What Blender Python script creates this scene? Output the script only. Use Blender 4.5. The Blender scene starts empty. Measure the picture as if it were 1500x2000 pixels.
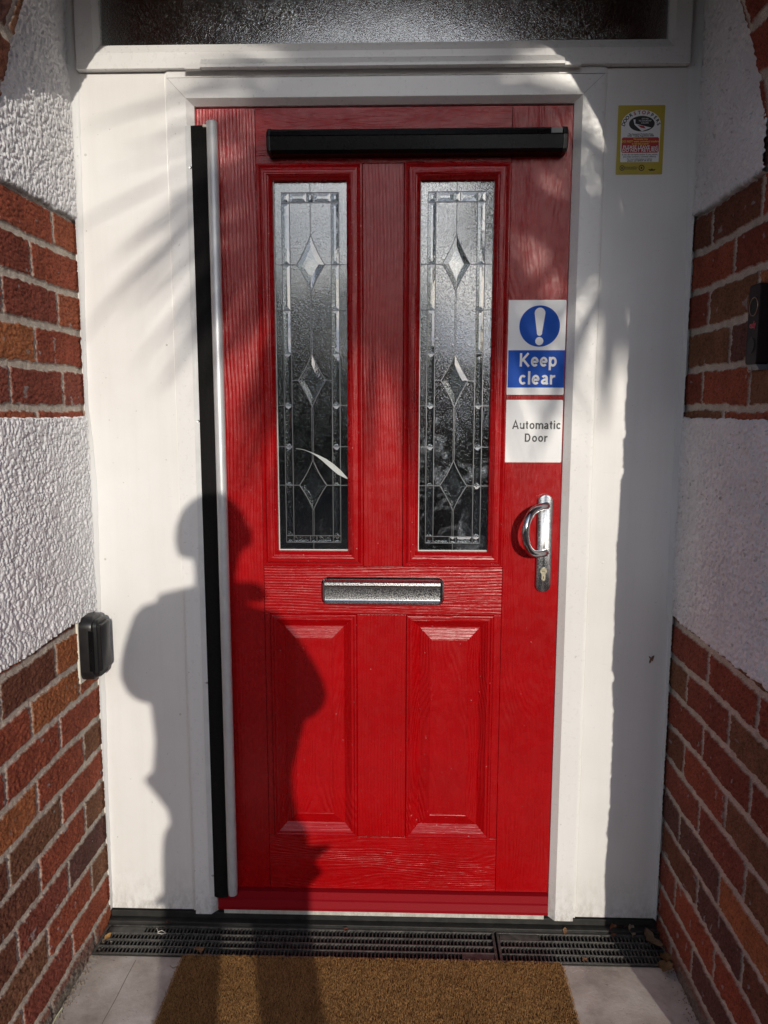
import bpy, bmesh, math, random
import numpy as np
from mathutils import Vector, Matrix
rad = math.radians
random.seed(7)
S = bpy.context.scene
C = S.collection

# ------------------------------------------------------------------ camera
F_PX, YAW, PITCH, ROLL = 1501.44, -0.028396, 0.136164, 0.001361   # focal length in pixels of the 1500 x 2000 photo
CAM = Vector((0.0, -1.8496, 1.325))
fw = Vector((math.sin(YAW)*math.cos(PITCH), math.cos(YAW)*math.cos(PITCH), -math.sin(PITCH)))
r0 = Vector((math.cos(YAW), -math.sin(YAW), 0)); u0 = r0.cross(fw)
rt = r0*math.cos(ROLL)+u0*math.sin(ROLL); up = -r0*math.sin(ROLL)+u0*math.cos(ROLL)
cam = bpy.data.cameras.new("camera"); co = bpy.data.objects.new("camera", cam); C.objects.link(co)
cam.sensor_fit = 'VERTICAL'; cam.sensor_height = 36; cam.sensor_width = 27
cam.lens = 36*F_PX/2000
cam.clip_start = 0.02; cam.clip_end = 500
m = Matrix((rt, up, -fw)).transposed().to_4x4(); m.translation = CAM
co.matrix_world = m
S.camera = co
S.render.resolution_x, S.render.resolution_y = 768, 1024
S.render.engine = 'CYCLES'
S.view_settings.view_transform = 'Standard'; S.view_settings.look = 'None'
S.view_settings.exposure = -0.28; S.view_settings.gamma = 1.0

# ------------------------------------------------------------------ sun and sky
TAZ, TEL = 0.235, 0.25                       # sideways and downward drift of a shadow per metre towards the door
sd = Vector((-TAZ, 1.0, -TEL)).normalized()  # direction in which the light travels
SUN_EL = math.asin(-sd.z)
sl = bpy.data.lights.new("sun", 'SUN'); so = bpy.data.objects.new("sun", sl); C.objects.link(so)
sl.energy = 3.4; sl.angle = rad(0.55); sl.color = (1.0, 0.93, 0.82)
so.rotation_euler = sd.to_track_quat('-Z', 'Y').to_euler(); so.location = (3, -9, 6)
W = bpy.data.worlds.new("World"); S.world = W; W.use_nodes = True
nt = W.node_tree; nt.nodes.clear()
def wn(t, **k):
    n = nt.nodes.new(t)
    for a, b in k.items(): setattr(n, a, b)
    return n
out = wn('ShaderNodeOutputWorld'); bg = wn('ShaderNodeBackground'); sky = wn('ShaderNodeTexSky')
sky.sky_type = 'NISHITA'; sky.sun_disc = False; sky.sun_elevation = SUN_EL
sky.sun_rotation = math.atan2(-sd.x, -sd.y)
sky.air_density = 1.0; sky.dust_density = 0.8; sky.ozone_density = 1.0
tc = wn('ShaderNodeTexCoord'); mp = wn('ShaderNodeMapping'); mp.inputs['Scale'].default_value = (1, 1, 2.6)
no = wn('ShaderNodeTexNoise'); no.inputs['Scale'].default_value = 3.2; no.inputs['Detail'].default_value = 7; no.inputs['Roughness'].default_value = .6
rmp = wn('ShaderNodeValToRGB'); rmp.color_ramp.elements[0].position = .42; rmp.color_ramp.elements[1].position = .62
mx = wn('ShaderNodeMixRGB'); mx.inputs[2].default_value = (3.4, 3.95, 5.8, 1)
L = nt.links.new
L(tc.outputs['Generated'], mp.inputs[0]); L(mp.outputs[0], no.inputs[0]); L(no.outputs[0], rmp.inputs[0])
L(rmp.outputs[0], mx.inputs[0]); L(sky.outputs[0], mx.inputs[1]); 
# thin bright cloud around the sun: brightens the low sky on the sun's side
nrm = wn('ShaderNodeVectorMath', operation='NORMALIZE'); L(tc.outputs['Generated'], nrm.inputs[0])
dt = wn('ShaderNodeVectorMath', operation='DOT_PRODUCT'); L(nrm.outputs[0], dt.inputs[0]); dt.inputs[1].default_value = tuple(-sd)
gr = wn('ShaderNodeValToRGB'); L(dt.outputs['Value'], gr.inputs[0]); ge = gr.color_ramp.elements
ge[0].position = .80; ge[0].color = (0, 0, 0, 1); ge[1].position = 1.0; ge[1].color = (1, 1, 1, 1); q_ = ge.new(.93); q_.color = (.40, .40, .40, 1)
n2 = wn('ShaderNodeTexNoise'); n2.inputs['Scale'].default_value = 7.0; n2.inputs['Detail'].default_value = 6; L(mp.outputs[0], n2.inputs[0])
r2 = wn('ShaderNodeValToRGB'); L(n2.outputs[0], r2.inputs[0]); r2.color_ramp.elements[0].position = .35; r2.color_ramp.elements[0].color = (.45, .50, .60, 1); r2.color_ramp.elements[1].position = .62; r2.color_ramp.elements[1].color = (1, .99, .98, 1)
gm = wn('ShaderNodeVectorMath', operation='MULTIPLY'); L(gr.outputs[0], gm.inputs[0]); L(r2.outputs[0], gm.inputs[1])
gs = wn('ShaderNodeVectorMath', operation='SCALE'); L(gm.outputs[0], gs.inputs[0]); gs.inputs['Scale'].default_value = 34.0
ga = wn('ShaderNodeVectorMath', operation='ADD'); L(mx.outputs[0], ga.inputs[0]); L(gs.outputs[0], ga.inputs[1])
L(ga.outputs[0], bg.inputs[0]); L(bg.outputs[0], out.inputs[0])
bg.inputs[1].default_value = 0.10

def at(px, py, y=0.0):
    """point on the vertical plane at depth y that the photo shows at pixel (px, py)"""
    d = fw + rt*((px-750)/F_PX) - up*((py-1000)/F_PX)
    v = CAM + d*((y-CAM.y)/d.y)
    return (v.x, v.z)

# ------------------------------------------------------------------ materials
def mat(name, col=(.5, .5, .5), rough=.5, metal=0., coat=0., **k):
    M = bpy.data.materials.new(name); M.use_nodes = True
    b = M.node_tree.nodes['Principled BSDF']
    b.inputs['Base Color'].default_value = (*col, 1); b.inputs['Roughness'].default_value = rough
    b.inputs['Metallic'].default_value = metal; b.inputs['Coat Weight'].default_value = coat
    b.inputs['Coat Roughness'].default_value = k.get('coat_rough', .1)
    if 'ior' in k: b.inputs['IOR'].default_value = k['ior']
    if 'trans' in k: b.inputs['Transmission Weight'].default_value = k['trans']
    if 'spec' in k: b.inputs['Specular IOR Level'].default_value = k['spec']
    return M
class G:
    """short-hand for wiring nodes of one material"""
    def __init__(s, M): s.t = M.node_tree; s.b = s.t.nodes['Principled BSDF']; s.tc = s.t.nodes.new('ShaderNodeTexCoord').outputs['Object']
    def n(s, t, ins=None, **k):
        n = s.t.nodes.new(t)
        for a, b in k.items(): setattr(n, a, b)
        for a, b in (ins or {}).items():
            if hasattr(b, 'is_linked') or hasattr(b, 'links'): s.t.links.new(b, n.inputs[a])
            else: n.inputs[a].default_value = b
        return n
    def l(s, a, b): s.t.links.new(a, b)
    def map(s, scale, src=None): return s.n('ShaderNodeMapping', {0: src or s.tc, 3: scale}).outputs[0]
    def noise(s, v, scale, detail=4, rough=.5, dist=0.): return s.n('ShaderNodeTexNoise', {'Vector': v, 'Scale': scale, 'Detail': detail, 'Roughness': rough, 'Distortion': dist}).outputs[0]
    def ramp(s, f, stops):
        r = s.n('ShaderNodeValToRGB', {0: f}); e = r.color_ramp.elements
        while len(e) < len(stops): e.new(.5)
        for q, (p, c) in zip(e, stops): q.position = p; q.color = (*c, 1) if len(c) == 3 else c
        return r.outputs[0]
    def math(s, op, a, b=0.): return s.n('ShaderNodeMath', {0: a, 1: b}, operation=op).outputs[0]
    def mix(s, f, a, b): return s.n('ShaderNodeMixRGB', {0: f, 1: a, 2: b}).outputs[0]
    def bump(s, h, strength, dist, nrm=None):
        i = {'Height': h, 'Strength': strength, 'Distance': dist}
        if nrm: i['Normal'] = nrm
        return s.n('ShaderNodeBump', i).outputs[0]
g1 = lambda v: (v, v, v)

def m_white(name, col, rough, dirt):
    M = mat(name, col, rough); g = G(M)
    n = g.noise(g.tc, 3.0, 5, .6); f = g.noise(g.tc, 90, 3, .5)
    sp = g.ramp(g.noise(g.tc, 130, 1, .5), [(.74, g1(0)), (.79, g1(1))])
    st = g.ramp(g.noise(g.map((30, 30, 1.5)), 1.0, 5, .7), [(.45, g1(0)), (.85, g1(1))])
    c = g.mix(g.math('MULTIPLY', g.ramp(n, [(.35, g1(0)), (.75, g1(1))]), dirt), (*col, 1), (col[0]*.86, col[1]*.85, col[2]*.82, 1))
    c = g.mix(g.math('MULTIPLY', st, dirt*.5), c, (col[0]*.8, col[1]*.79, col[2]*.76, 1))
    c = g.mix(g.math('MULTIPLY', sp, .35), c, (.32, .28, .24, 1))
    foot = g.ramp(g.n('ShaderNodeSeparateXYZ', {0: g.tc}).outputs[2], [(.008, g1(1)), (.055, g1(.35)), (.16, g1(0))])       # splashed dirt near the floor
    gr_ = g.ramp(g.noise(g.map((1, 1, .5)), 55, 5, .75), [(.42, g1(0)), (.62, g1(1))])
    scf = g.ramp(g.noise(g.map((2.2, 1, 26)), 6, 3, .5), [(.70, g1(0)), (.73, g1(1)), (.76, g1(0))])                       # faint scuffs
    c = g.mix(g.math('MULTIPLY', g.math('MULTIPLY', foot, gr_), .6), c, (.30, .26, .22, 1))
    c = g.mix(g.math('MULTIPLY', scf, .22*dirt), c, (.35, .32, .29, 1)); g.l(c, g.b.inputs['Base Color'])
    g.l(g.ramp(f, [(.3, g1(rough-.06)), (.7, g1(rough+.1))]), g.b.inputs['Roughness'])
    g.l(g.bump(g.noise(g.tc, 9, 3, .5), .25, .004), g.b.inputs['Normal'])
    return M
WHITE = m_white("white_plastic", (.80, .785, .77), .34, .7)
WHITE2 = m_white("white_frame_plastic", (.79, .78, .77), .30, .45)
SEAL = m_white("sealant", (.74, .74, .74), .5, 1.0)

def m_red(name, horizontal, cathedral):
    """red painted composite skin with moulded oak grain"""
    M = mat(name, (.46, .004, .008), .30); g = G(M)
    base = g.map((1, 1, 1)) if not horizontal else g.n('ShaderNodeMapping', {0: g.tc, 2: (0, rad(90), 0)}).outputs[0]
    sep = g.n('ShaderNodeSeparateXYZ', {0: base})
    warp = g.noise(g.map((3.4, 1, .8), base), 1.6, 3, .45)
    wv = g.math('ADD', sep.outputs[0], g.math('MULTIPLY', g.math('SUBTRACT', warp, .5), .30 if cathedral else .05))
    rings = g.math('SINE', g.math('MULTIPLY', wv, 640.0 if cathedral else 800.0))
    fib = g.noise(g.map((420, 60, 14), base), 1.0, 3, .6)
    fib2 = g.noise(g.map((150, 60, 5), base), 1.0, 2, .5)
    amp = g.ramp(g.noise(g.map((6, 1, 2.0), base), 1.0, 2, .5), [(.35, g1(.25)), (.65, g1(1))])
    h = g.math('ADD', g.math('MULTIPLY', g.math('MULTIPLY', rings, amp), .42 if cathedral else .30), g.math('ADD', g.math('MULTIPLY', fib, 1.1), g.math('MULTIPLY', fib2, .8)))
    nb = g.bump(h, .62 if horizontal else .9, .0011)
    g.l(nb, g.b.inputs['Normal'])
    c = g.mix(g.ramp(g.noise(g.tc, 5, 4, .6), [(.3, g1(0)), (.7, g1(1))]), (.375, .0008, .003, 1), (.305, .0006, .002, 1))
    spk = g.ramp(g.noise(g.tc, 170, 1, .5), [(.775, g1(0)), (.80, g1(1))])
    c = g.mix(g.math('MULTIPLY', spk, .6), c, (.8, .5, .5, 1)); g.l(c, g.b.inputs['Base Color'])
    g.l(g.ramp(g.noise(g.tc, 30, 4, .6), [(.3, g1(.22)), (.75, g1(.34))]), g.b.inputs['Roughness'])
    return M
RED_V = m_red("red_grain_upright", False, False)
RED_VC = m_red("red_grain_upright_figured", False, True)
RED_H = m_red("red_grain_level", True, False)
RED_HC = m_red("red_grain_level_figured", True, True)
RED_S = mat("red_smooth", (.24, .003, .008), .5, spec=.15)

def m_vcol(name, rough, nscale, bstr, bdist, amp=.35):
    M = mat(name, (.5, .5, .5), rough); g = G(M)
    a = g.n('ShaderNodeVertexColor', layer_name='Col').outputs[0]
    n1 = g.noise(g.tc, nscale, 5, .7)
    k = g.ramp(n1, [(.3, g1(1-amp)), (.7, g1(1+amp*.4))])
    c = g.n('ShaderNodeMixRGB', {0: 1.0, 1: a, 2: k}, blend_type='MULTIPLY').outputs[0]
    g.l(c, g.b.inputs['Base Color']); g.l(g.bump(n1, bstr, bdist), g.b.inputs['Normal'])
    g.b.inputs['Specular IOR Level'].default_value = .15
    return M
BRICK = m_vcol("brickwork", .85, 430, .9, .0020, .6)
ROUGH = m_vcol("roughcast", .8, 420, .5, .001, .10)

def m_simple_noise(name, c1, c2, scale, rough, bstr=.3, bdist=.002, detail=5, **k):
    M = mat(name, c1, rough, **k); g = G(M); n = g.noise(g.tc, scale, detail, .6)
    g.l(g.ramp(n, [(.3, c1), (.7, c2)]), g.b.inputs['Base Color']); g.l(g.bump(n, bstr, bdist), g.b.inputs['Normal'])
    return M
BLACK = m_simple_noise("black_plastic", (.005, .005, .006), (.012, .012, .013), 60, .36, .1)
BLACKG = m_simple_noise("black_gloss_plastic", (.003, .003, .0035), (.006, .006, .007), 40, .2, .03, spec=.16)
MEMB = m_simple_noise("black_rubber_cloth", (.006, .0055, .0055), (.013, .012, .012), 300, .85, .4, .001, spec=.12)
GRATE = m_simple_noise("black_grate_plastic", (.03, .03, .03), (.11, .103, .092), 55, .38, .5, .002)
SOIL = m_simple_noise("dark_gap", (.010, .009, .008), (.03, .026, .02), 60, .9)
ALU = m_simple_noise("aluminium", (.62, .62, .62), (.54, .54, .55), 25, .42, .05, metal=.35)
SCREW = mat("screw_steel", (.5, .5, .5), .3, 1.0)
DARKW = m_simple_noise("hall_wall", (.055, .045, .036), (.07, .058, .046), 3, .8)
CREAM = mat("cream_plastic", (.72, .68, .58), .5)
BRASS = m_simple_noise("brass", (.55, .50, .38), (.44, .40, .30), 120, .35, .2, metal=1.0)

def m_chrome(name, spots):
    M = mat(name, (.72, .73, .76), .06, 1.0); g = G(M)
    sp = g.ramp(g.noise(g.tc, 480, 3, .75), [(.50, g1(0)), (.60, g1(1))])
    big = g.ramp(g.noise(g.tc, 45, 3, .6), [(.35, g1(.25)), (.65, g1(1))])
    f = g.math('MULTIPLY', g.math('MULTIPLY', sp, big), spots)
    g.l(g.mix(f, (.50, .51, .53, 1), (.27, .265, .26, 1)), g.b.inputs['Base Color'])
    g.l(g.math('ADD', g.math('MULTIPLY', f, .40), .10 if spots < .5 else .22), g.b.inputs['Roughness'])
    g.l(g.bump(g.noise(g.tc, 30, 3, .6), .25, .002), g.b.inputs['Normal'])
    return M
CHROME = m_chrome("chrome", .25); CHROME_D = m_chrome("spotted_chrome", 1.0)

def m_glass(name, bscale, bstr, bdist, smudge=0., ior=2.3, rough=.03, drops=1.6):
    M = mat(name, (.75, .80, .80), rough, ior=ior, trans=1.0); g = G(M)
    if bscale:
        n = g.noise(g.tc, bscale, 1, .5); n2 = g.ramp(g.noise(g.tc, bscale*.8, 1, .5, .6), [(.52, g1(0)), (.66, g1(1))])
        n3 = g.ramp(g.noise(g.tc, 14, 3, .6), [(.35, g1(.35)), (.6, g1(1))])
        g.l(g.bump(g.math('ADD', n, g.math('MULTIPLY', g.math('MULTIPLY', n2, n3), drops)), bstr, bdist), g.b.inputs['Normal'])
    else: g.l(g.bump(g.noise(g.tc, 12, 2, .5), .2, .003), g.b.inputs['Normal'])
    if smudge:                                       # dusty film and wipe marks on the pane itself
        d = g.n('ShaderNodeBsdfDiffuse', {'Color': (.55, .60, .66, 1)})
        a = g.ramp(g.noise(g.map((1, 1, 1)), 15, 6, .75, 1.2), [(.50, g1(0)), (.72, g1(1))])
        b = g.ramp(g.noise(g.tc, 160, 4, .8), [(.42, g1(.15)), (.62, g1(1))])
        z = g.ramp(g.n('ShaderNodeSeparateXYZ', {0: g.tc}).outputs[2], [(.05, g1(.5)), (.12, g1(1)), (.30, g1(1)), (.50, g1(.12))])
        f = g.math('MULTIPLY', g.math('MULTIPLY', g.math('MULTIPLY', a, b), z), smudge)
        mxs = g.n('ShaderNodeMixShader'); g.l(f, mxs.inputs[0]); g.l(g.b.outputs[0], mxs.inputs[1]); g.l(d.outputs[0], mxs.inputs[2])
        g.l(mxs.outputs[0], g.t.nodes['Material Output'].inputs[0])
    return M
STIPPLE = m_glass("stippled_glass", 300, .055, .0011, .07, drops=8.0)
STIPPLE_D = m_glass("stippled_glass_smeared", 300, .055, .0011, .8, drops=8.0)
OBSCURE = m_glass("pebbled_fanlight_glass", 300, .25, .0011, .0, rough=.05, drops=1.0)
BEVEL = m_glass("clear_bevelled_glass", 0, 0, 0, 0)
LEAD = mat("lead_came", (.22, .225, .235), .34, .8)
BEAD_L = mat("pale_glazing_seal", (.62, .62, .58), .5)

# ------------------------------------------------------------------ builders
def tag(o, label=None, cat=None, group=None, kind=None):
    for k, v in (('label', label), ('category', cat), ('group', group), ('kind', kind)):
        if v: o[k] = v
    return o
def empty(name, loc, label, cat, group=None):
    o = bpy.data.objects.new(name, None); C.objects.link(o); o.location = loc; o.empty_display_size = .05
    return tag(o, label, cat, group)
def world_loc(o):
    v = Vector((0, 0, 0))
    while o: v += Vector(o.location); o = o.parent
    return v
def link(name, me, mats, parent=None, loc=None):
    """mesh given in world coordinates; its object's origin goes to loc (or stays with the parent)"""
    o = bpy.data.objects.new(name, me); C.objects.link(o)
    base = world_loc(parent) if parent else Vector((0, 0, 0))
    org = Vector(loc) if loc is not None else base
    me.transform(Matrix.Translation(-org))
    o.parent = parent; o.location = org - base
    for q in (mats if isinstance(mats, (list, tuple)) else [mats]): me.materials.append(q)
    return o
class MB:
    def __init__(s): s.v = []; s.f = []; s.m = []
    def add(s, vs, fs, mi=0):
        n = len(s.v); s.v += [tuple(v) for v in vs]; s.f += [tuple(i+n for i in f) for f in fs]; s.m += [mi]*len(fs); return s
    def box(s, x0, x1, y0, y1, z0, z1, mi=0, bev=0.):
        if bev <= 0:
            return s.add([(x0, y0, z0), (x1, y0, z0), (x1, y1, z0), (x0, y1, z0), (x0, y0, z1), (x1, y0, z1), (x1, y1, z1), (x0, y1, z1)],
                  [(0, 3, 2, 1), (4, 5, 6, 7), (0, 1, 5, 4), (1, 2, 6, 5), (2, 3, 7, 6), (3, 0, 4, 7)], mi)
        bm = bmesh.new(); bmesh.ops.create_cube(bm, size=1)
        for v in bm.verts: v.co = Vector(((x0+x1)/2+v.co.x*(x1-x0), (y0+y1)/2+v.co.y*(y1-y0), (z0+z1)/2+v.co.z*(z1-z0)))
        bmesh.ops.bevel(bm, geom=bm.edges[:], offset=bev, segments=2, profile=.6, affect='EDGES')
        bm.verts.index_update()
        s.add([v.co[:] for v in bm.verts], [[v.index for v in f.verts] for f in bm.faces], mi); bm.free(); return s
    def prism(s, poly, fn, d0, d1, mi=0):
        """poly: 2-D outline; fn(a, b, d) gives a point"""
        n = len(poly)
        s.add([fn(a, b, d0) for a, b in poly]+[fn(a, b, d1) for a, b in poly],
              [tuple(range(n))[::-1], tuple(range(n, 2*n))]+[(i, (i+1) % n, n+(i+1) % n, n+i) for i in range(n)], mi); return s
    def layers(s, rings, mi=0, cap0=True, cap1=True):
        n = len(rings[0]); vs = [p for r in rings for p in r]; fs = []
        for k in range(len(rings)-1):
            for i in range(n): fs.append((k*n+i, k*n+(i+1) % n, (k+1)*n+(i+1) % n, (k+1)*n+i))
        if cap0: fs.append(tuple(range(n))[::-1])
        if cap1: fs.append(tuple(range((len(rings)-1)*n, len(rings)*n)))
        return s.add(vs, fs, mi)
    def tube(s, pts, r, n=10, mi=0, rs=None):
        pts = [Vector(p) for p in pts]; rings = []; ref = None
        for i, p in enumerate(pts):
            d = (pts[min(i+1, len(pts)-1)]-pts[max(i-1, 0)]).normalized()
            if ref is None: ref = d.orthogonal().normalized()
            ref = (ref-d*ref.dot(d)).normalized(); b = d.cross(ref); q = rs[i] if rs else r
            rings.append([p+(ref*math.cos(2*math.pi*k/n)+b*math.sin(2*math.pi*k/n))*q for k in range(n)])
        return s.layers(rings, mi)
    def build(s, name, mats, parent=None, loc=None, smooth=False, fix=True):
        me = bpy.data.meshes.new(name); me.from_pydata(s.v, [], s.f)
        me.polygons.foreach_set('material_index', s.m)
        if fix:
            bm = bmesh.new(); bm.from_mesh(me); bmesh.ops.recalc_face_normals(bm, faces=bm.faces[:]); bm.to_mesh(me); bm.free()
        o = link(name, me, mats, parent, loc)
        if smooth:
            me.polygons.foreach_set('use_smooth', [True]*len(me.polygons)); me.set_sharp_from_angle(angle=rad(38))
        return o
def rrect(x0, x1, z0, z1, r, n=6):
    p = []
    for cx, cz, a0 in ((x1-r, z1-r, 0), (x0+r, z1-r, 90), (x0+r, z0+r, 180), (x1-r, z0+r, 270)):
        for k in range(n+1):
            a = rad(a0+90*k/n); p.append((cx+r*math.cos(a), cz+r*math.sin(a)))
    return p
XZ = lambda a, b, d: (a, d, b)

# value noise on arrays
def hsh(i, j, s):
    n = (i.astype(np.int64)*374761393 + j.astype(np.int64)*668265263 + s*1274126177) & 0xffffffff
    n = ((n ^ (n >> 13))*1274126177) & 0xffffffff
    return ((n ^ (n >> 16)) & 0xffff)/65535.0
def vn(x, y, s=0):
    i = np.floor(x); j = np.floor(y); u = x-i; v = y-j; u = u*u*(3-2*u); v = v*v*(3-2*v)
    return (hsh(i, j, s)*(1-u)+hsh(i+1, j, s)*u)*(1-v)+(hsh(i, j+1, s)*(1-u)+hsh(i+1, j+1, s)*u)*v
def fb(x, y, s=0, o=4):
    t = 0; a = .5; n = 0
    for k in range(o): t = t+a*vn(x*2**k, y*2**k, s+k*17); n += a; a *= .5
    return t/n
def sst(a, b, x): t = np.clip((x-a)/(b-a), 0, 1); return t*t*(3-2*t)

PAL = 1.42*np.array([(.26, .068, .038), (.23, .058, .035), (.28, .082, .042), (.19, .050, .032), (.31, .110, .046), (.15, .058, .036), (.175, .080, .045),
                (.21, .060, .040), (.245, .062, .036), (.115, .052, .042)])
def brick_field(s, z, seed, row0=1.754, h=.0862, jag=.0030, pick=None, crease=None):
    """s along the wall, z up: returns colour and height of every sample"""
    zz = z + (vn(s*9, z*9, seed)-.5)*.006
    rr = (row0-zz)/h; row = np.floor(rr); v = (rr-row)*h
    off = np.where(row % 2 == 0, .112, .232)
    off = off + (hsh(row, row*0, seed+3)-.5)*.02
    ss = s + (vn(s*7, z*7, seed+5)-.5)*.006
    q = (ss-off)/.236; k = np.floor(q); u = (q-k)*.236
    dz = np.minimum(v, h-v); du = np.minimum(u, .236-u)
    jit = (vn(s*260, z*260, seed+7)-.5)*jag + (vn(s*70, z*70, seed+8)-.5)*jag*1.6
    d = np.minimum(dz-.0066, du-.0056)+jit
    mask = sst(0, .0022, d)
    idx = np.floor(hsh(row, k, seed+11)*len(PAL)).astype(int) % len(PAL)
    if pick:
        for (r_, k_), c_ in pick.items(): idx = np.where((row == r_) & (k == k_), c_, idx)
    col = PAL[idx]
    t = fb(s*22+k*3.1, z*22+row*1.7, seed+13, 4)[..., None]
    col = col*(.72+.56*t); sp = sst(.60, .75, vn(s*300, z*300, seed+19))[..., None]
    col = col*(1-.35*sp); col = np.where((vn(s*55, z*55, seed+21) > .93)[..., None], col*.5+.22, col)
    mo = np.array([.62, .55, .47])*(.74+.5*fb(s*60, z*60, seed+23, 3)[..., None])
    c = mo*(1-mask[..., None])+col*mask[..., None]
    cr = fb(s*110, z*270, seed+29, 3)
    hgt = mask*(.0040+(cr-.5)*.0056+(vn(s*330, z*330, seed+31)-.5)*.0020)+(1-mask)*(fb(s*120, z*120, seed+37, 3)-.5)*.0022
    return c, hgt
def grid(name, P, col, mats, parent, smooth=True, loc=None):
    """P: (nv, nu, 3) array of points"""
    nv_, nu = P.shape[:2]; me = bpy.data.meshes.new(name)
    me.vertices.add(nu*nv_); me.vertices.foreach_set('co', P.reshape(-1).astype(np.float32))
    a = (np.arange(nv_-1)[:, None]*nu+np.arange(nu-1)[None]).reshape(-1)
    f = np.stack([a, a+1, a+nu+1, a+nu], 1).reshape(-1)
    me.loops.add(len(f)); me.loops.foreach_set('vertex_index', f.astype(np.int32))
    me.polygons.add(len(a)); me.polygons.foreach_set('loop_start', np.arange(0, len(f), 4, dtype=np.int32))
    me.update(calc_edges=True); me.validate()
    if col is not None:
        at_ = me.color_attributes.new('Col', 'FLOAT_COLOR', 'POINT')
        c4 = np.ones((nu*nv_, 4), np.float32); c4[:, :3] = col.reshape(-1, 3); at_.data.foreach_set('color', c4.reshape(-1))
    me.polygons.foreach_set('use_smooth', [smooth]*len(me.polygons))
    return link(name, me, mats, parent, loc)

# ================================================================== SETTING
XL, XR = -.778, .659          # porch side walls
YF, YB = -.592, -.335          # front and back of the brick arch
ZS = 1.754                    # springing of the arch
AC = (XL+XR)/2; AR = (XR-XL)/2
ZF = -.02                     # porch floor
CEIL = 2.95

# ground: concrete porch floor, driveway
def concrete():
    M = mat("concrete", (.4, .36, .31), .8); g = G(M)
    n = g.noise(g.tc, 7, 7, .65); n2 = g.noise(g.tc, 120, 4, .7)
    pit = g.ramp(g.noise(g.tc, 95, 2, .5), [(.70, g1(0)), (.75, g1(1))])
    st = g.noise(g.map((4, 60, 4)), 1.0, 4, .6)
    c = g.ramp(n, [(.36, (.33, .29, .26)), (.5, (.50, .45, .41)), (.64, (.64, .60, .56))])
    c = g.mix(g.math('MULTIPLY', n2, .35), c, (.30, .25, .21, 1)); c = g.mix(g.math('MULTIPLY', pit, .6), c, (.14, .12, .10, 1))
    g.l(c, g.b.inputs['Base Color'])
    h = g.math('ADD', g.math('MULTIPLY', n2, 1.0), g.math('ADD', g.math('MULTIPLY', st, .12), g.math('MULTIPLY', pit, -2.0)))
    g.l(g.bump(h, .5, .0022), g.b.inputs['Normal']); return M
CONC = concrete()
tag(MB().box(XL-.02, XR+.02, -.95, -.1368, -.20, ZF, bev=0).build('porch_floor', CONC), kind='structure')
MB_ = MB()
MB_.add([(-60, -60, -.10), (60, -60, -.10), (60, 40, -.10), (-60, 40, -.10)], [(0, 1, 2, 3)])
tag(MB_.build('ground', m_simple_noise("driveway", (.07, .067, .062), (.12, .11, .10), 18, .9, .5, .01)), kind='structure')

mb = MB(); PFL = bpy.data.objects['porch_floor']
for x_, sl_ in ((-.655, -.02),):
    pts = [(x_+sl_*k/12+random.uniform(-.0012, .0012), -.15-.75*k/12) for k in range(13)]
    MB().add([(a-.0009, b, ZF+.0004) for a, b in pts]+[(a+.0009, b, ZF+.0004) for a, b in pts], [(k, k+1, 14+k, 13+k) for k in range(12)]).build('slab_joint', mat('joint_grime', (.22, .19, .16), .9), PFL)
# ---- side walls of the porch
PICK_L = {(0, 0): 0, (0, -1): 2, (1, -1): 0, (1, 0): 3, (2, 0): 3, (2, -1): 2, (3, -1): 8, (3, 0): 4, (4, 0): 3, (4, -1): 7,
          (11, -1): 4, (11, 0): 5, (12, -1): 2, (12, 0): 4, (13, -1): 0, (13, 0): 0, (13, 1): 1, (14, -1): 6, (14, 0): 0, (15, -1): 0, (15, 0): 6, (16, -1): 6, (16, 0): 0,
          (17, -1): 9, (17, 0): 7, (18, -1): 6, (18, 0): 0, (18, 1): 6, (19, -1): 0, (19, 0): 7, (20, -1): 2, (20, 0): 7}
PICK_R = {(0, -1): 5, (0, 0): 5, (1, -1): 0, (1, 0): 3, (2, -1): 3, (2, 0): 6, (3, -1): 6, (3, 0): 9, (4, -1): 3, (4, 0): 0, (11, 0): 1, (12, -1): 6, (12, 0): 3, (13, 0): 3,
          (17, 0): 9, (17, -1): 5, (18, -1): 7, (18, 0): 0, (19, 0): 9, (20, 0): 3}
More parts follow.
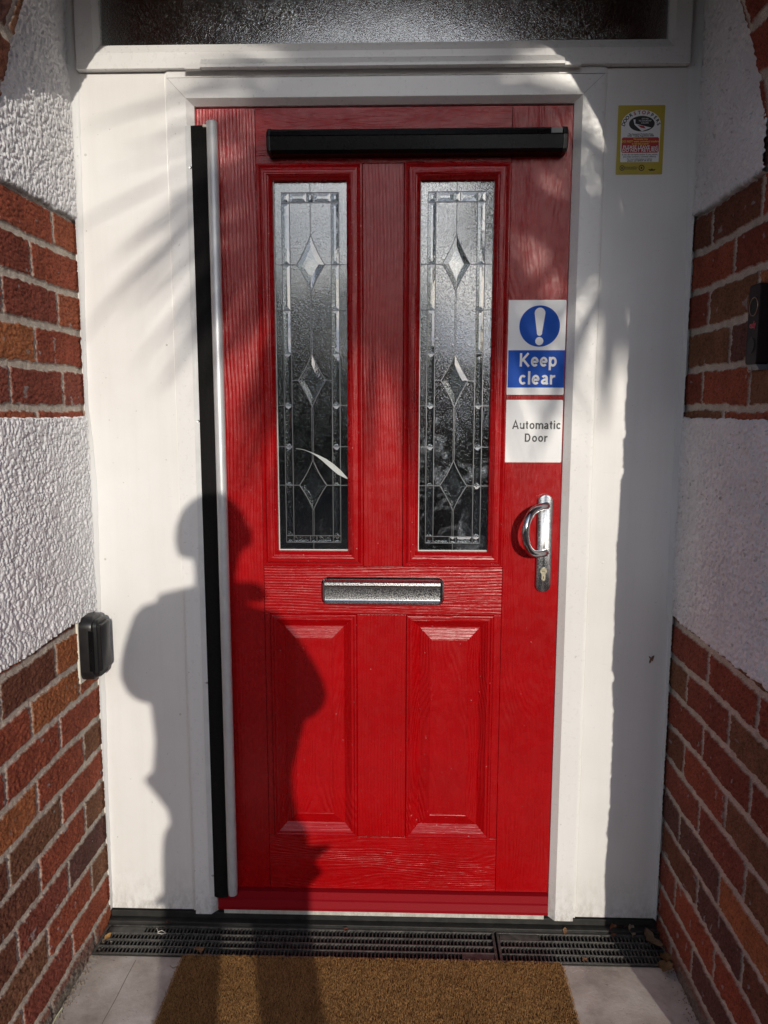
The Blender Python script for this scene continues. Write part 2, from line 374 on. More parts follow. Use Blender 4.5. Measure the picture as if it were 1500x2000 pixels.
def side_wall(x, sgn, seed, label, pick):
    """sgn: direction of the face (+1 looks to the right)"""
    T = empty('porch_wall', (x, 0, ZF), label, 'wall', 'side walls of the porch')
    r = .0021
    def panel(name, s0, s1, z0, z1, res, kind):
        ns = int((s1-s0)/res)+1; nz = int((z1-z0)/res)+1
        s, z = np.meshgrid(np.linspace(s0, s1, ns), np.linspace(z0, z1, nz))
        edge = 0.0
        if kind == 'brick':
            c, h = brick_field(s, z, seed, pick=pick)
            low = sst(.85, .70, z)                                            # the lower courses are finer grained
            # worn, crumbling mortar fillet along the foot of the wall
            m = np.clip((.045-z+ZF+.02*fb(s*30, z*30, seed+51))/.03, 0, 1)*sst(.10, .25, s+.1*vn(s*20, z*20, seed+52))
            c = c*(1-m[..., None])+np.array([.20, .17, .14])*m[..., None]*(.5+fb(s*150, z*150, seed+53)[..., None]); h = h+m*.006*fb(s*80, z*80, seed+54)
        else:
            a = fb(s*190+vn(s*40, z*40, seed+60)*1.2, z*150, seed+61, 2); b = vn(s*430, z*430, seed+63)
            h = .008+sst(.30, .68, a)*.0040+(b-.5)*.0016 + (fb(s*6, z*6, seed+65)-.5)*.004
            t = fb(s*14, z*14, seed+67)[..., None]
            c = np.array([.82, .81, .82])*(.88+.18*t)
            pit = (vn(s*170, z*170, seed+69) > .90)[..., None]; c = np.where(pit, c*.66, c)
            # ragged lower and upper edge, darker colour along the lower one
            e0 = z0+.004+.010*fb(s*25, z*0+1, seed+71, 3)+.004*vn(s*180, z*0+3, seed+73)
            e1 = z1-.003-.008*fb(s*25, z*0+5, seed+75, 3)-.003*vn(s*180, z*0+7, seed+77)
            if z1 > 2: e1 = e1*0+z1
            dd = np.minimum(z-e0, e1-z)
            k = sst(0, .004, dd); h = h*k-(1-k)*.004
            dk = (sst(.014, 0, z-e0)*(.35+.65*fb(s*60, z*60, seed+79)))[..., None] if kind == 'render_dark_edge' else (sst(.004, 0, z-e0)*.8)[..., None]
            c = c*(1-dk)+np.array([.13, .125, .11])*dk
            z = np.clip(z, e0, e1)
        # irregular corner where the wall ends at the front
        fr = sst(-YF-.03, -YF, s); h = h*(1-.3*fr) - fr*(.010*fb(s*0+2, z*14, seed+81, 3)) + fr*.004
        X = x+sgn*h
        P = np.stack([X, -s, z], -1)
        return grid(name, P, c, ROUGH if kind != 'brick' else BRICK, T)
    panel('brickwork', -.002, -YF, ZF-.10, .835, r, 'brick'); 
    b2 = panel('brickwork', -.002, -YF, 1.295, ZS+.012, r, 'brick')
    panel('render_band', -.003, -YF, .808, 1.312, .0016, 'render')
    panel('render_band', -.003, -YB+.02, ZS-.016, CEIL, .0018, 'render_dark_edge')
    # body of the wall behind its faces, with the garden side of the pier
    xo = x-sgn*.9
    mb = MB().box(min(x-sgn*.006, xo), max(x-sgn*.006, xo), YF+.004, .30, ZF-.12, CEIL)
    mb.build('wall_core', BRICKTEX, T)
    return T
def bricktex():
    M = mat("house_brick", (.3, .1, .05), .85); g = G(M)
    v = g.n('ShaderNodeMapping', {0: g.tc, 2: (rad(90), 0, 0)}).outputs[0]
    b = g.n('ShaderNodeTexBrick', {'Vector': v, 'Color1': (.30, .075, .04, 1), 'Color2': (.17, .05, .03, 1), 'Mortar': (.40, .35, .29, 1), 'Scale': 1.0,
            'Mortar Size': .006, 'Brick Width': .236, 'Row Height': .0862, 'Bias': 0.0})
    g.l(b.outputs[0], g.b.inputs['Base Color']); g.l(g.bump(b.outputs[1], -.6, .004), g.b.inputs['Normal']); return M
BRICKTEX = bricktex()
WLEFT = side_wall(XL, 1, 101, 'sunlit red brick porch side wall with white roughcast bands, carrying the black key safe', PICK_L)
WRIGHT = side_wall(XR, -1, 333, 'shaded brick porch side wall with white roughcast bands, carrying the doorbell', PICK_R)

# ---- brick arch over the porch mouth and the house front around it
ARCH = empty('brick_archway', (AC, YF, ZS), 'round brick arch over the porch mouth, seen dark at the top corners', 'archway')
na = int(math.pi*AR/.0035); nd = 66
th, dd = np.meshgrid(np.linspace(0, math.pi, na), np.linspace(0, YB-YF, nd), indexing='ij')
c_, h_ = brick_field(dd+.35, th*AR, 777, row0=0, h=math.pi*AR/27)
e_ = sst(.012, 0, (YB-YF)-dd)*.010*fb(th*AR*40, dd*0+1, 780)
Rr = AR-h_+e_
grid('arch_soffit', np.stack([AC+Rr*np.cos(th), YF+dd, ZS+Rr*np.sin(th)], -1), c_, BRICK, ARCH)
th, rr_ = np.meshgrid(np.linspace(0, math.pi, na//2), np.linspace(0, .225, 40), indexing='ij')
c_, h_ = brick_field(rr_+.35, th*AR, 777, row0=0, h=math.pi*AR/27)
grid('arch_face', np.stack([AC+(AR+rr_-.002)*np.cos(th), YF-.004-h_, ZS+(AR+rr_-.002)*np.sin(th)], -1), c_, BRICK, ARCH)
mb = MB(); n = 48                                   # masonry of the arch: from ring to the square of the wall
ringp = [(AC+(AR+.004)*math.cos(math.pi*k/n), ZS+(AR+.004)*math.sin(math.pi*k/n)) for k in range(n+1)]
outp = []
for k in range(n+1):
    a = math.pi*k/n; cx, sz = math.cos(a), math.sin(a); t = min(.90/max(abs(cx), 1e-6), (CEIL+.05-ZS)/max(sz, 1e-6)); outp.append((AC+cx*t, ZS+sz*t))
for y in (YF, YB-.002):
    mb.add([(a, y, b) for a, b in ringp+outp], [(k, k+1, n+1+k+1, n+1+k) for k in range(n)])
mb.add([(a, YB-.002, b) for a, b in ringp]+[(a, YF, b) for a, b in ringp], [(k, k+1, n+1+k+1, n+1+k) for k in range(n)])
mb.build('arch_masonry', BRICKTEX, ARCH)
HF = empty('house_front', (AC, YF, ZF), 'brick house front around and above the porch, outside the picture', 'house')
mb = MB().box(AC-5, XL-.905, YF+.012, .3, -.12, CEIL+2.4).box(XR+.905, AC+5, YF+.012, .3, -.12, CEIL+2.4).box(XL-.9, XR+.9, YF+.012, .3, CEIL+.055, CEIL+2.4)
mb.build('wall', BRICKTEX, HF)
MB().box(XL-.006, XR+.006, YB-.003, .30, CEIL, CEIL+.05).build('porch_ceiling', ROUGHW := m_simple_noise("ceiling_render", (.66, .65, .63), (.6, .59, .57), 200, .8, .5, .003), HF)

# ================================================================== DOOR FRAME
FR = empty('door_frame', (0, 0, 0), 'white plastic door frame with flat side panels, fanlight above and low sill, around the red door', 'door frame')
YP, YO, YI, YD = 0.0, -.012, .006, .010     # side panels, frame face, inner edge of its slope, door leaf
def X(px, py, y): return at(px, py, y)[0]
def Z(px, py, y): return at(px, py, y)[1]
zb = .012
xjl, xjr = -.5480, .4415                    # joints between side panels and frame
ztr = Z(700, 130, -.016)                    # underside of the fanlight frame
def slab(mb, x0, x1, z0, z1, y0, y1, b=.0015, mi=0): return mb.box(x0, x1, y0, y1, z0, z1, mi, bev=b)
for x0, x1, nm in ((XL+.0, xjl-.0035, 'side_panel'), (xjr+.0035, XR, 'side_panel')):
    P_ = slab(MB(), x0, x1, zb, ztr-.002, YP, .05).build(nm, WHITE, FR)
    # nails and little marks on the panel
    mb = MB()
    for k in range(16):
        cx = random.uniform(x0+.02, x1-.02) if k > 3 else (x0+.035 if k % 2 else x1-.018); cz = (.55, .95, 1.47, 1.9)[k % 4] if k < 4 else random.uniform(.1, 2.0)
        r_ = .0032 if k < 4 else .0016
        mb.layers([[(cx+r_*q*math.cos(a*math.pi/4), YP-d, cz+r_*q*math.sin(a*math.pi/4)) for a in range(8)] for q, d in ((1, -.0005), (.9, .0008), (.3, .0012))])
    mb.build('nail_head', m_white("nail_paint", (.6, .58, .54), .5, 1.0) if nm and x0 < 0 else WHITE, P_)
mb = MB()
for xj in (xjl, xjr): slab(mb, xj-.0035, xj+.0035, zb-.001, ztr-.001, -.0025, .05, .001)
mb.build('joint_strip', WHITE2, FR)
# outer frame: jambs and head with a slope running in to the leaf, mitred
fx = [(xjl+.0035, YP), (xjl+.0045, YO), (X(362, 190, YO), YO), (X(362, 190, YO)+.001, YO+.001), (X(380, 210, YI)-.001, YI), (X(380, 210, YI), .045)]
gx = [(xjr-.0035, YP), (xjr-.0045, YO), (X(1139, 190, YO), YO), (X(1139, 190, YO)-.001, YO+.001), (X(1121, 207, YI)+.001, YI), (X(1121, 207, YI), .045)]
zt_ = Z(700, 149, YO); hz = [zt_+.001, zt_, Z(700, 188, YO), Z(700, 188, YO)-.001, Z(700, 206, YI)+.001, Z(700, 206, YI)]
def strip(mb, A, B, mi=0):
    n = len(A); mb.add(A+B, [(i, i+1, n+i+1, n+i) for i in range(n-1)], mi)
TL = [(a, y, z) for (a, y), z in zip(fx, hz)]; TR = [(a, y, z) for (a, y), z in zip(gx, hz)]
BL = [(a, y, zb-.004) for (a, y), z in zip(fx, hz)]; BR = [(a, y, zb-.004) for (a, y), z in zip(gx, hz)]
mb = MB(); strip(mb, BL, TL); mb.build('door_jamb', WHITE2, FR, fix=False)
mb = MB(); strip(mb, TR, BR); mb.build('door_jamb', WHITE2, FR, fix=False)
mb = MB(); strip(mb, TL, TR); mb.build('door_head', WHITE2, FR, fix=False)
slab(MB(), xjl+.001, xjr-.001, zt_+.0035, ztr-.001, -.006, .05, .001).build('head_filler', WHITE2, FR)
mb = MB()                                           # mitre hairlines
for A, B in ((TL, (1, 2)), (TR, (1, 2))):
    a, b = Vector(A[1]), Vector(A[2]); mb.tube([a+Vector((0, -.0001, 0)), b+Vector((0, -.0001, 0))], .0004, 4)
mb.build('mitre_line', mat("joint_grey", (.25, .23, .21), .8), FR)
# fanlight
YT = -.018
FA = empty('fanlight', (0, 0, 0), '', ''); [FA.__delitem__(k) for k in list(FA.keys())]; FA.parent = FR
zg = Z(700, 84, 0.0); xg0, xg1 = X(197, 84, 0), X(1303, 78, 0)
prof = [(0, 0.0), (.001, YT), (None, YT)]
xo0, xo1 = XL+.031, XR-.037
zb0 = Z(700, 98, YT)
def fan(x0, y0, x1, y1): pass
mb = MB()
a0 = (zb0-ztr)
O = [(xo0, ztr), (xo1, ztr)]
bw = a0                                             # width of the flat face
A = [(xo0, .04, ztr), (xo0, YT+.001, ztr), (xo0+.001, YT, ztr+.001), (xg0-.012, YT, zb0), (xg0-.001, -.004, zg-.001), (xg0, .02, zg)]
B = [(xo1, .04, ztr), (xo1, YT+.001, ztr), (xo1-.001, YT, ztr+.001), (xg1+.012, YT, zb0), (xg1+.001, -.004, zg-.001), (xg1, .02, zg)]
top = CEIL
A2 = [(a, b, top) for a, b, c in A]; B2 = [(a, b, top) for a, b, c in B]
strip(mb, A, B); strip(mb, B, B2); strip(mb, A2, A)
mb.build('frame', WHITE2, FA, fix=False)
MB().box(xg0-.002, xg1+.002, .006, .012, zg-.002, top).build('glass_pane', OBSCURE, FA)
MB().box(xo0-.03, xg0+.001, .013, .05, ztr, top).box(xg1-.001, xo1+.035, .013, .05, ztr, top).build('rebate', WHITE2, FA)
# drip bar across the head
x0, x1 = X(390, 115, -.035), X(1104, 115, -.035)
z0, z1 = Z(700, 128, -.035), Z(700, 105, -.035)
DB = MB().prism([(z1, YT-.001), (z1-.002, -.024), (z0+.006, -.036), (z0, -.036), (z0, YT-.001)], lambda a, b, d: (d, b, a), x0, x1).build('drip_bar', WHITE2, FR)
mb = MB(); slab(mb, X(360, 128, -.03), x0-.001, z0-.001, z0+.007, -.030, YT+.001, .001); slab(mb, x1+.001, X(1136, 128, -.03), z0-.001, z0+.007, -.030, YT+.001, .001)
mb.build('end_cap', WHITE2, DB)
SILLM = m_simple_noise('sill_rubber', (.008, .008, .008), (.028, .026, .023), 25, .6, .6, .004)
# sill: dark rubber sill and white threshold strip
MB().box(XL+.006, XR-.004, -.0228, .05, -.064, -.0085, bev=.002).box(XL+.008, XR-.006, -.004, .049, -.0083, .0085, bev=.001).build('sill', SILLM, FR)
MB().box(X(438, 1785, -.006), X(1062, 1785, -.006), -.008, .03, .0087, .0205, bev=.001).build('threshold_strip', m_white("worn_white", (.62, .6, .55), .5, 1.5), FR)
# sealant beads between wall render and panels
def bead(px_pts, xw, sgn, name):
    zs = np.linspace(zb+.002, CEIL-.01, 260); pts = [(at(a, b)[1], at(a, b)[0]) for a, b in px_pts][::-1]
    xe = np.interp(zs, [p[0] for p in pts], [p[1] for p in pts])
    xe = xe+sgn*(.0025*(fb(zs*30, zs*0, 5)-.5)+.0012*(vn(zs*140, zs*0, 9)-.5))
    K = 8; t = np.linspace(0, 1, K)
    prof_y = -.010*(1-t)**1.3-.0006; prof_y[0] = -.014; prof_y[-1] = .0015
    Pm = np.zeros((len(zs), K, 3))
    for j in range(K):
        Pm[:, j, 0] = xw+sgn*.0095+(xe-xw-sgn*.0095)*t[j]; Pm[:, j, 1] = prof_y[j]*(1+.3*(fb(zs*25, zs*0+j*.3, 11)-.5)); Pm[:, j, 2] = zs
    Pm[:, -1, 1] = .002
    return grid(name, Pm, None, SEAL, FR)
bead([(153, 0), (155, 131), (163, 400), (168, 640), (174, 800), (184, 870), (192, 960), (197, 1150), (199, 1210), (206, 1300), (211, 1500), (221, 1780)], XL, 1, 'sealant_bead')
bead([(1346, 0), (1343, 122), (1341, 430), (1335, 640), (1326, 760), (1314, 900), (1307, 1050), (1301, 1190), (1305, 1215), (1298, 1400), (1274, 1795)], XR, -1, 'sealant_bead')

# dark hall behind the glass
HALL = empty('hallway', (0, .3, 0), 'dark hallway behind the door glass', 'hallway')
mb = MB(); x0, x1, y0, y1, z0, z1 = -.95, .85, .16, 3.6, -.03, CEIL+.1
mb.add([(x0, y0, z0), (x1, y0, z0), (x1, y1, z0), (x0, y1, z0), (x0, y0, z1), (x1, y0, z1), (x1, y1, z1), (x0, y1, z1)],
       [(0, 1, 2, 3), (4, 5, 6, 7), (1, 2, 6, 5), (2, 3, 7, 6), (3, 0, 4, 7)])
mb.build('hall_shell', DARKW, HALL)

# ================================================================== DOOR
DO = empty('front_door', (X(380, 1777, YD), YD, .02), 'glossy red panelled front door with grained finish and two tall leaded panes', 'door')
dx0, dx1 = X(380, 1000, YD)-.0+.0, X(1118, 300, YD)
dx0 = -.4885; dz0, dz1 = .0225, Z(700, 209, YD)
def DX(px, py): return X(px, py, YD)
def DZ(px, py): return Z(px, py, YD)
gL = (-.3505, -.1030, .9345, 1.8800); gR = (-.0075, .2385, .9345, 1.8800)   # outer edges of the glazing mouldings x0,x1,z0,z1
pL = (-.3365, -.1200, .2200, .8130); pR = (.0030, .2200, .2200, .8130)      # lower panels
sx0, sx1 = -.3405, .2265                                                   # inner edges of the outer stiles
zr = (1.8850, .9300, .8190, .2130, .0720)
gap = .0005
def flat(name, x0, x1, z0, z1, M, y=YD): return MB().box(x0+gap, x1-gap, y, y+.040, z0+gap, z1-gap, bev=.0007).build(name, M, DO)
flat('stile', dx0, gL[0], .0720, dz1, RED_V)
flat('stile', gR[1], dx1, .0720, dz1, RED_VC)
flat('rail', gL[0], gR[1], gL[3], dz1, RED_HC)
flat('rail', gL[0], gR[1], .8130, gL[2], RED_H)
flat('rail', gL[0], gR[1], .0720, .2200, RED_HC)
flat('mullion', gL[1], gR[0], gL[2], gL[3], RED_V)
flat('mullion', pL[1], pR[0], .2200, .8130, RED_V)
flat('stile_edge', gL[0], pL[0], .2200, .8130, RED_V)
flat('stile_edge', pR[1], gR[1], .2200, .8130, RED_V)
# weather bar at the foot
MB().prism([(.0715, YD), (.0705, -.004), (.052, -.007), (.050, -.004), (.047, -.008), (.030, -.012), (.0225, -.012), (.0225, YD+.03), (.0715, YD+.03)],
           lambda a, b, d: (d, b, a), dx0+.004, dx1-.003).build('weather_bar', RED_S, DO)
def moulding(name, rc, prof, cap=None, capmat=None):
    x0, x1, z0, z1 = rc; mb = MB()
    rings = [[(x0+i, YD-h, z0+i), (x1-i, YD-h, z0+i), (x1-i, YD-h, z1-i), (x0+i, YD-h, z1-i)] for i, h in prof]
    for k in range(len(rings)-1):
        a, b = rings[k], rings[k+1]
        for i in range(4):
            j = (i+1) % 4; mb.add([a[i], a[j], b[j], b[i]], [(0, 1, 2, 3)], 1 if i in (0, 2) else 0)
    if cap: mb.add(rings[-1], [(0, 1, 2, 3)], 0)
    return mb.build(name, [RED_V if not cap else RED_VC, RED_H], DO, fix=False)
gprof = [(0, -.002), (0, .003), (.002, .0075), (.005, .0085), (.008, .006), (.0095, .0075), (.013, .0130), (.022, .0150), (.026, .0142), (.0275, .0115), (.0300, .0105), (.0375, .0015), (.0385, -.010)]
pprof = [(0, -.002), (0, .002), (.0022, .0055), (.0060, .0060), (.0085, .0035), (.0100, .0045), (.014, .0045), (.032, -.0085), (.0335, -.0095), (.0350, -.0085), (.062, .0010), (.0635, .0005), (.066, .0005)]
moulding('glazing_moulding', gL, gprof); moulding('glazing_moulding', gR, gprof)
moulding('lower_panel', pL, pprof, True); moulding('lower_panel', pR, pprof, True)

# glazed units: stippled pane, lead cames, bevelled pieces
def glazed(rc, M, seed, label=None):
    i = .0385; x0, x1, z0, z1 = rc[0]+i, rc[1]-i, rc[2]+i, rc[3]-i
    w, h = x1-x0, z1-z0; yg = YD+.0095
    base = (x0, yg, z0)
    pane = MB().box(x0-.004, x1+.004, yg, yg+.005, z0-.004, z1+.004).build('glass_pane', M, DO, loc=base)
    MB().box(x0, x1, yg-.004, yg-.0005, z0, z0+.0022).box(x0, x0+.0018, yg-.004, yg-.0005, z0+.0022, z1).build('glazing_seal', BEAD_L, pane)
    fx_ = lambda t: x0+w*t
    py = lambda p: z0+h*(1080-p)/(1080-352.)
    cl = MB(); bv = MB()
    def line(a, b, t=.00085):
        a, b = Vector((a[0], 0, a[1])), Vector((b[0], 0, b[1])); d = (b-a).normalized(); n = Vector((-d.z, 0, d.x))*t
        q = [a-n, a+n, b+n, b-n]
        cl.layers([[(p.x, yg+.0008, p.z) for p in q], [(p.x, yg-.0012, p.z) for p in q], [((p.x*.6+m_.x*.4), yg-.0018, (p.z*.6+m_.z*.4)) for p, m_ in zip(q, (a, a, b, b))]])
    V1, V2, V3, V4 = fx_(.105), fx_(.215), fx_(.785), fx_(.895); cx = fx_(.5)
    zt1, zt2, zbo, zbi = py(371), py(390), py(1064), py(1050)
    for x in (V1, V4): line((x, zbo), (x, zt1))
    for x in (V2, V3): line((x, zbo), (x, zt1))
    for z in (zt1, zt2, zbi, zbo): line((V1, z), (V4, z))
    for q in (-.046, .046): line((cx+w*q, zt1), (cx+w*q, zt2)); line((cx+w*q, zbi), (cx+w*q, zbo))
    line((cx, z1), (cx, zt1)); line((cx, z0), (cx, zbo))
    cells = [390, 507, 595, 680, 783, 866, 945, 1050]
    for p in cells[1:-1]:
        z = py(p); line((x0, z), (V2, z)); line((V3, z), (x1, z))
    dia = [(450, 507, 560), (680, 733, 786), (893, 945, 997)]
    for (t, m_, b) in dia:
        zt, zm, zb_ = py(t), py(m_), py(b); hw = w*.195
        line((V2, zm), (cx-hw, zm)); line((cx+hw, zm), (V3, zm))
        def side(sx, zz):                          # concave flank from the tip to the waist
            return [(cx+sx*hw*(q+.30*q*(q-1)), zz+(zm-zz)*(q-.0*q*(1-q))) for q in np.linspace(0, 1, 8)]
        loop = side(1, zt)[:-1]+side(1, zb_)[::-1]+side(-1, zb_)[1:]+side(-1, zt)[::-1][1:-1]
        for a, b2 in zip(loop, loop[1:]+loop[:1]): line(a, b2, .0009)
        inn = [(cx+(a-cx)*.55, zm+(b2-zm)*.60) for a, b2 in loop]
        bv.layers([[(a, yg-.0003, b2) for a, b2 in loop], [(a, yg-.0014, b2) for a, b2 in inn]], cap0=False)
    for (a, b) in ((390, 450), (560, 680), (786, 893), (997, 1050)):
        if a == 390: line((cx, py(a)), (cx, py(b)))
        else: line((cx-.0016, py(a)), (cx-.0016, py(b)), .0006); line((cx+.0016, py(a)), (cx+.0016, py(b)), .0006)
    def gem(xa, xb, za, zb_, e):                   # bevelled bar: four slopes up to a ridge
        o = [(xa, za), (xb, za), (xb, zb_), (xa, zb_)]; e2 = min((xb-xa), (zb_-za))*.38
        q = [(xa+e2, za+e2), (xb-e2, za+e2), (xb-e2, zb_-e2), (xa+e2, zb_-e2)]
        bv.layers([[(a, yg-.0003, b) for a, b in o], [(a, yg-.0011, b) for a, b in q]], cap0=False)
    for xa, xb in ((V1, V2), (V3, V4)):
        for p, q in zip(cells, cells[1:]): gem(xa+.0012, xb-.0012, py(q)+.0012, py(p)-.0012, 0)
    for za, zb_ in ((zt2, zt1), (zbo, zbi)):
        xs = [V1, V2, cx-w*.046, cx+w*.046, V3, V4]
        for a, b in zip(xs, xs[1:]): gem(a+.0012, b-.0012, za+.0012, zb_-.0012, 0)
    cl.build('lead_came', LEAD, pane, loc=base); bv.build('bevelled_glass', BEVEL, pane, loc=base)
    return pane, (x0, x1, z0, z1, yg)
pa1, g_l = glazed(gL, STIPPLE, 1); pa2, g_r = glazed(gR, STIPPLE_D, 2)
# pale curved mark laid across the lower part of the left-hand pane
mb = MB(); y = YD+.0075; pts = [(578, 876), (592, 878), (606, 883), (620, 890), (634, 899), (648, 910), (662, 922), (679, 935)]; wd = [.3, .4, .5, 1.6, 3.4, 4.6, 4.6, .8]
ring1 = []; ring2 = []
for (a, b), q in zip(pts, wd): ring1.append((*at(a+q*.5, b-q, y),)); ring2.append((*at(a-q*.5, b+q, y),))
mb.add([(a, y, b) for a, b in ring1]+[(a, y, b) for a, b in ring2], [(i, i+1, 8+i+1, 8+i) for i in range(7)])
mb.build('curved_mark', m_simple_noise("pale_mark", (.50, .52, .50), (.42, .44, .42), 200, .7), pa1)

# ---- letter box
CHROME_F = mat("dusty_chrome", (.8, .8, .82), .2, 1.0); g = G(CHROME_F)
sp = g.ramp(g.noise(g.tc, 430, 2, .7), [(.46, g1(0)), (.60, g1(1))])
g.l(g.mix(sp, (.66, .67, .70, 1), (.33, .325, .32, 1)), g.b.inputs['Base Color']); g.l(g.math('ADD', g.math('MULTIPLY', sp, .40), .10), g.b.inputs['Roughness'])
g.l(g.bump(g.noise(g.tc, 430, 2, .7), .22, .0010), g.b.inputs['Normal'])
LX0, LX1, LZ0, LZ1 = X(627, 1157, -.008), X(868, 1157, -.008), Z(740, 1184, -.008), Z(740, 1130, -.008)
LB = MB(); r_ = .012
ro = rrect(LX0, LX1, LZ0, LZ1, .017, 6); ri = rrect(LX0+.004, LX1-.004, LZ0+.004, LZ1-.004, .014, 6)
LB.layers([[(a, YD+.001, b) for a, b in ro], [(a, YD-.006, b) for a, b in ro], [(a, YD-.010, b) for a, b in ri]])
LBo = LB.build('letter_plate', CHROME, DO, smooth=True)
fz0, fz1 = LZ0+.0045, LZ1-.0045; fxa, fxb = LX0+.0095, LX1-.0105
prof = [(fz1, YD-.0105), (fz1-.001, YD-.017), (fz1-.006, YD-.0225), (fz1-.012, YD-.0235), (fz1-.017, YD-.0205), (fz1-.021, YD-.0195), (fz0+.012, YD-.0185), (fz0+.009, YD-.0195), (fz0+.006, YD-.024), (fz0+.002, YD-.0235), (fz0, YD-.0185), (fz0, YD-.0105)]
fl_ = MB().prism(prof, lambda a, b, d: (d, b, a), fxa, fxb).build('flap', CHROME_F, LBo, smooth=True)

# ---- pull handle with back plate and lock
hx0, hx1, hz0, hz1 = X(1048.5, 1062, .0), X(1078.5, 1062, .0), Z(1064, 1157, .0), Z(1067, 966, .0)
tilt = 0.0
HP = MB(); w_ = hx1-hx0
HP.layers([[(a, y, b) for a, b in rrect(hx0+i, hx1-i, hz0+i, hz1-i, w_/2-.0005-i*.8, 7)] for i, y in ((0, YD+.001), (0, YD-.006), (.0012, YD-.009), (.003, YD-.0100))])
HPo = HP.build('handle_plate', CHROME_D, DO, smooth=True)
ht = Z(1067, 990, -.02); hb = Z(1062, 1083, -.02); xm = (hx0+hx1)/2
xo = X(1026, 1038, -.058); pts = []
for k in range(25):
    t = k/24.; a = math.pi*t; q = math.sin(a)**.62
    z = ht+(hb-ht)*(1-math.cos(a))/2; pts.append((xm+.003+(xo-xm-.003)*q, YD-.009-.059*q, z))
pts = [(xm+.004, YD-.004, pts[0][2])]+pts+[(xm+.004, YD-.004, pts[-1][2])]
MB().tube(pts, .0088, 16).build('pull_handle', CHROME, HPo, smooth=True)
lz = Z(1066, 1115, 0); lx = xm-.0005
lk = MB(); sh = [(lx+.0082*math.cos(rad(a)), lz+.0082*math.sin(rad(a))) for a in range(-55, 236, 15)]+[(lx-.0047, lz-.020)]+[(lx+.004*math.cos(rad(a)), lz-.021+.004*math.sin(rad(a))) for a in (200, 270, 340)]+[(lx+.0047, lz-.020)]
lk.prism(sh, XZ, YD-.0095, YD-.0125); LK = lk.build('lock_cylinder', BRASS, HPo)
MB().box(lx-.0045, lx+.0035, YD-.0131, YD-.0126, lz-.0008, lz+.0010).box(lx-.0007, lx+.0007, YD-.0131, YD-.0126, lz-.019, lz-.013).build('keyway', BLACK, LK)

# ================================================================== SENSOR BAR
sb0, sb1 = X(520, 272, -.03), X(1110, 272, -.03); sz0, sz1 = Z(800, 297, -.03), Z(800, 247, -.03)
SB = empty('sensor_bar', ((sb0+sb1)/2, YD, (sz0+sz1)/2), 'long black safety sensor bar across the top of the red door', 'sensor bar')
pr = [(sz1, YD+.0), (sz1, -.018), (sz1-.004, -.030), (sz1-.010, -.036), (sz1-.019, -.038), (sz1-.0205, -.0355), (sz0+.006, -.032), (sz0, -.022), (sz0, YD)]
MB().prism(pr, lambda a, b, d: (d, b, a), sb0+.010, sb1-.012).build('housing', BLACKG, SB)
for a, b in ((sb0, sb0+.0095), (sb1-.0115, sb1)):
    mid = ((sz0+sz1)/2, -.012)
    MB().layers([[(x, mid[1]+(q[1]-mid[1])*s_-(.001 if s_ > .99 else 0), mid[0]+(q[0]-mid[0])*s_*1.02) for q in pr] for x, s_ in ((a, .84 if a == sb0 else 1.03), (a+.003, 1.0 if a == sb0 else 1.03), (b-.003, 1.03 if a == sb0 else 1.0), (b, 1.03 if a == sb0 else .84))]).build('end_cap', BLACK, SB)
MB().box(sb1-.040, sb1-.014, -.0392, -.034, sz1-.019, sz1-.007, bev=.0008).build('sensor_window', mat("grey_label", (.10, .10, .10), .3), SB)

# ================================================================== FINGER GUARD
fgz0, fgz1 = .0600, Z(385, 247, -.01)
FG = empty('finger_guard', (-.47, 0, fgz0), 'hinge-side finger guard with black strip and silver tube beside the red door', 'finger guard')
mx0 = X(378, 1000, -.014)
mx0 = -.4900
MB().box(-.5055, -.4985, -.0150, -.0121, fgz0, fgz1, bev=.0006).box(-.4982, -.4925, -.0170, -.0121, fgz0, fgz1, bev=.0006).build('mounting_track', m_simple_noise("satin_track", (.70, .70, .69), (.6, .6, .6), 20, .35, .05), FG)
for z in (1.865, 1.29, .64, .12): MB().layers([[(-.4952+.0032*q*math.cos(a*math.pi/5), -.0170-d, z+.0032*q*math.sin(a*math.pi/5)) for a in range(10)] for q, d in ((1, 0), (.8, .0014), (.2, .0010))]).build('screw', SCREW, FG)
zs = np.linspace(fgz0, fgz1, 60); K = 7
Pm = np.zeros((60, K, 3))
for j in range(K):
    t = j/(K-1); Pm[:, j, 0] = -.4930+(.036)*t; Pm[:, j, 1] = -.0150-.004*math.sin(math.pi*t)*(1+.5*np.sin(zs*9)); Pm[:, j, 2] = zs
grid('flexible_strip', Pm, None, MEMB, FG)
tz0, tz1 = Z(460, 1748, -.03), Z(415, 236, -.03)
tx = X(434, 1000, -.028)
MB().tube([(tx, -.026, tz0), (tx, -.026, tz0+.02), (tx, -.026, 1.0), (tx, -.026, tz1-.002), (tx, -.026, tz1)], .0125, 20, rs=[.0115, .0125, .0125, .0125, .0115]).build('tube', ALU, FG, smooth=True)
MB().box(tx-.022, tx-.013, -.022, -.014, tz1-.010, tz1-.004, bev=.001).build('bracket', CREAM, FG)

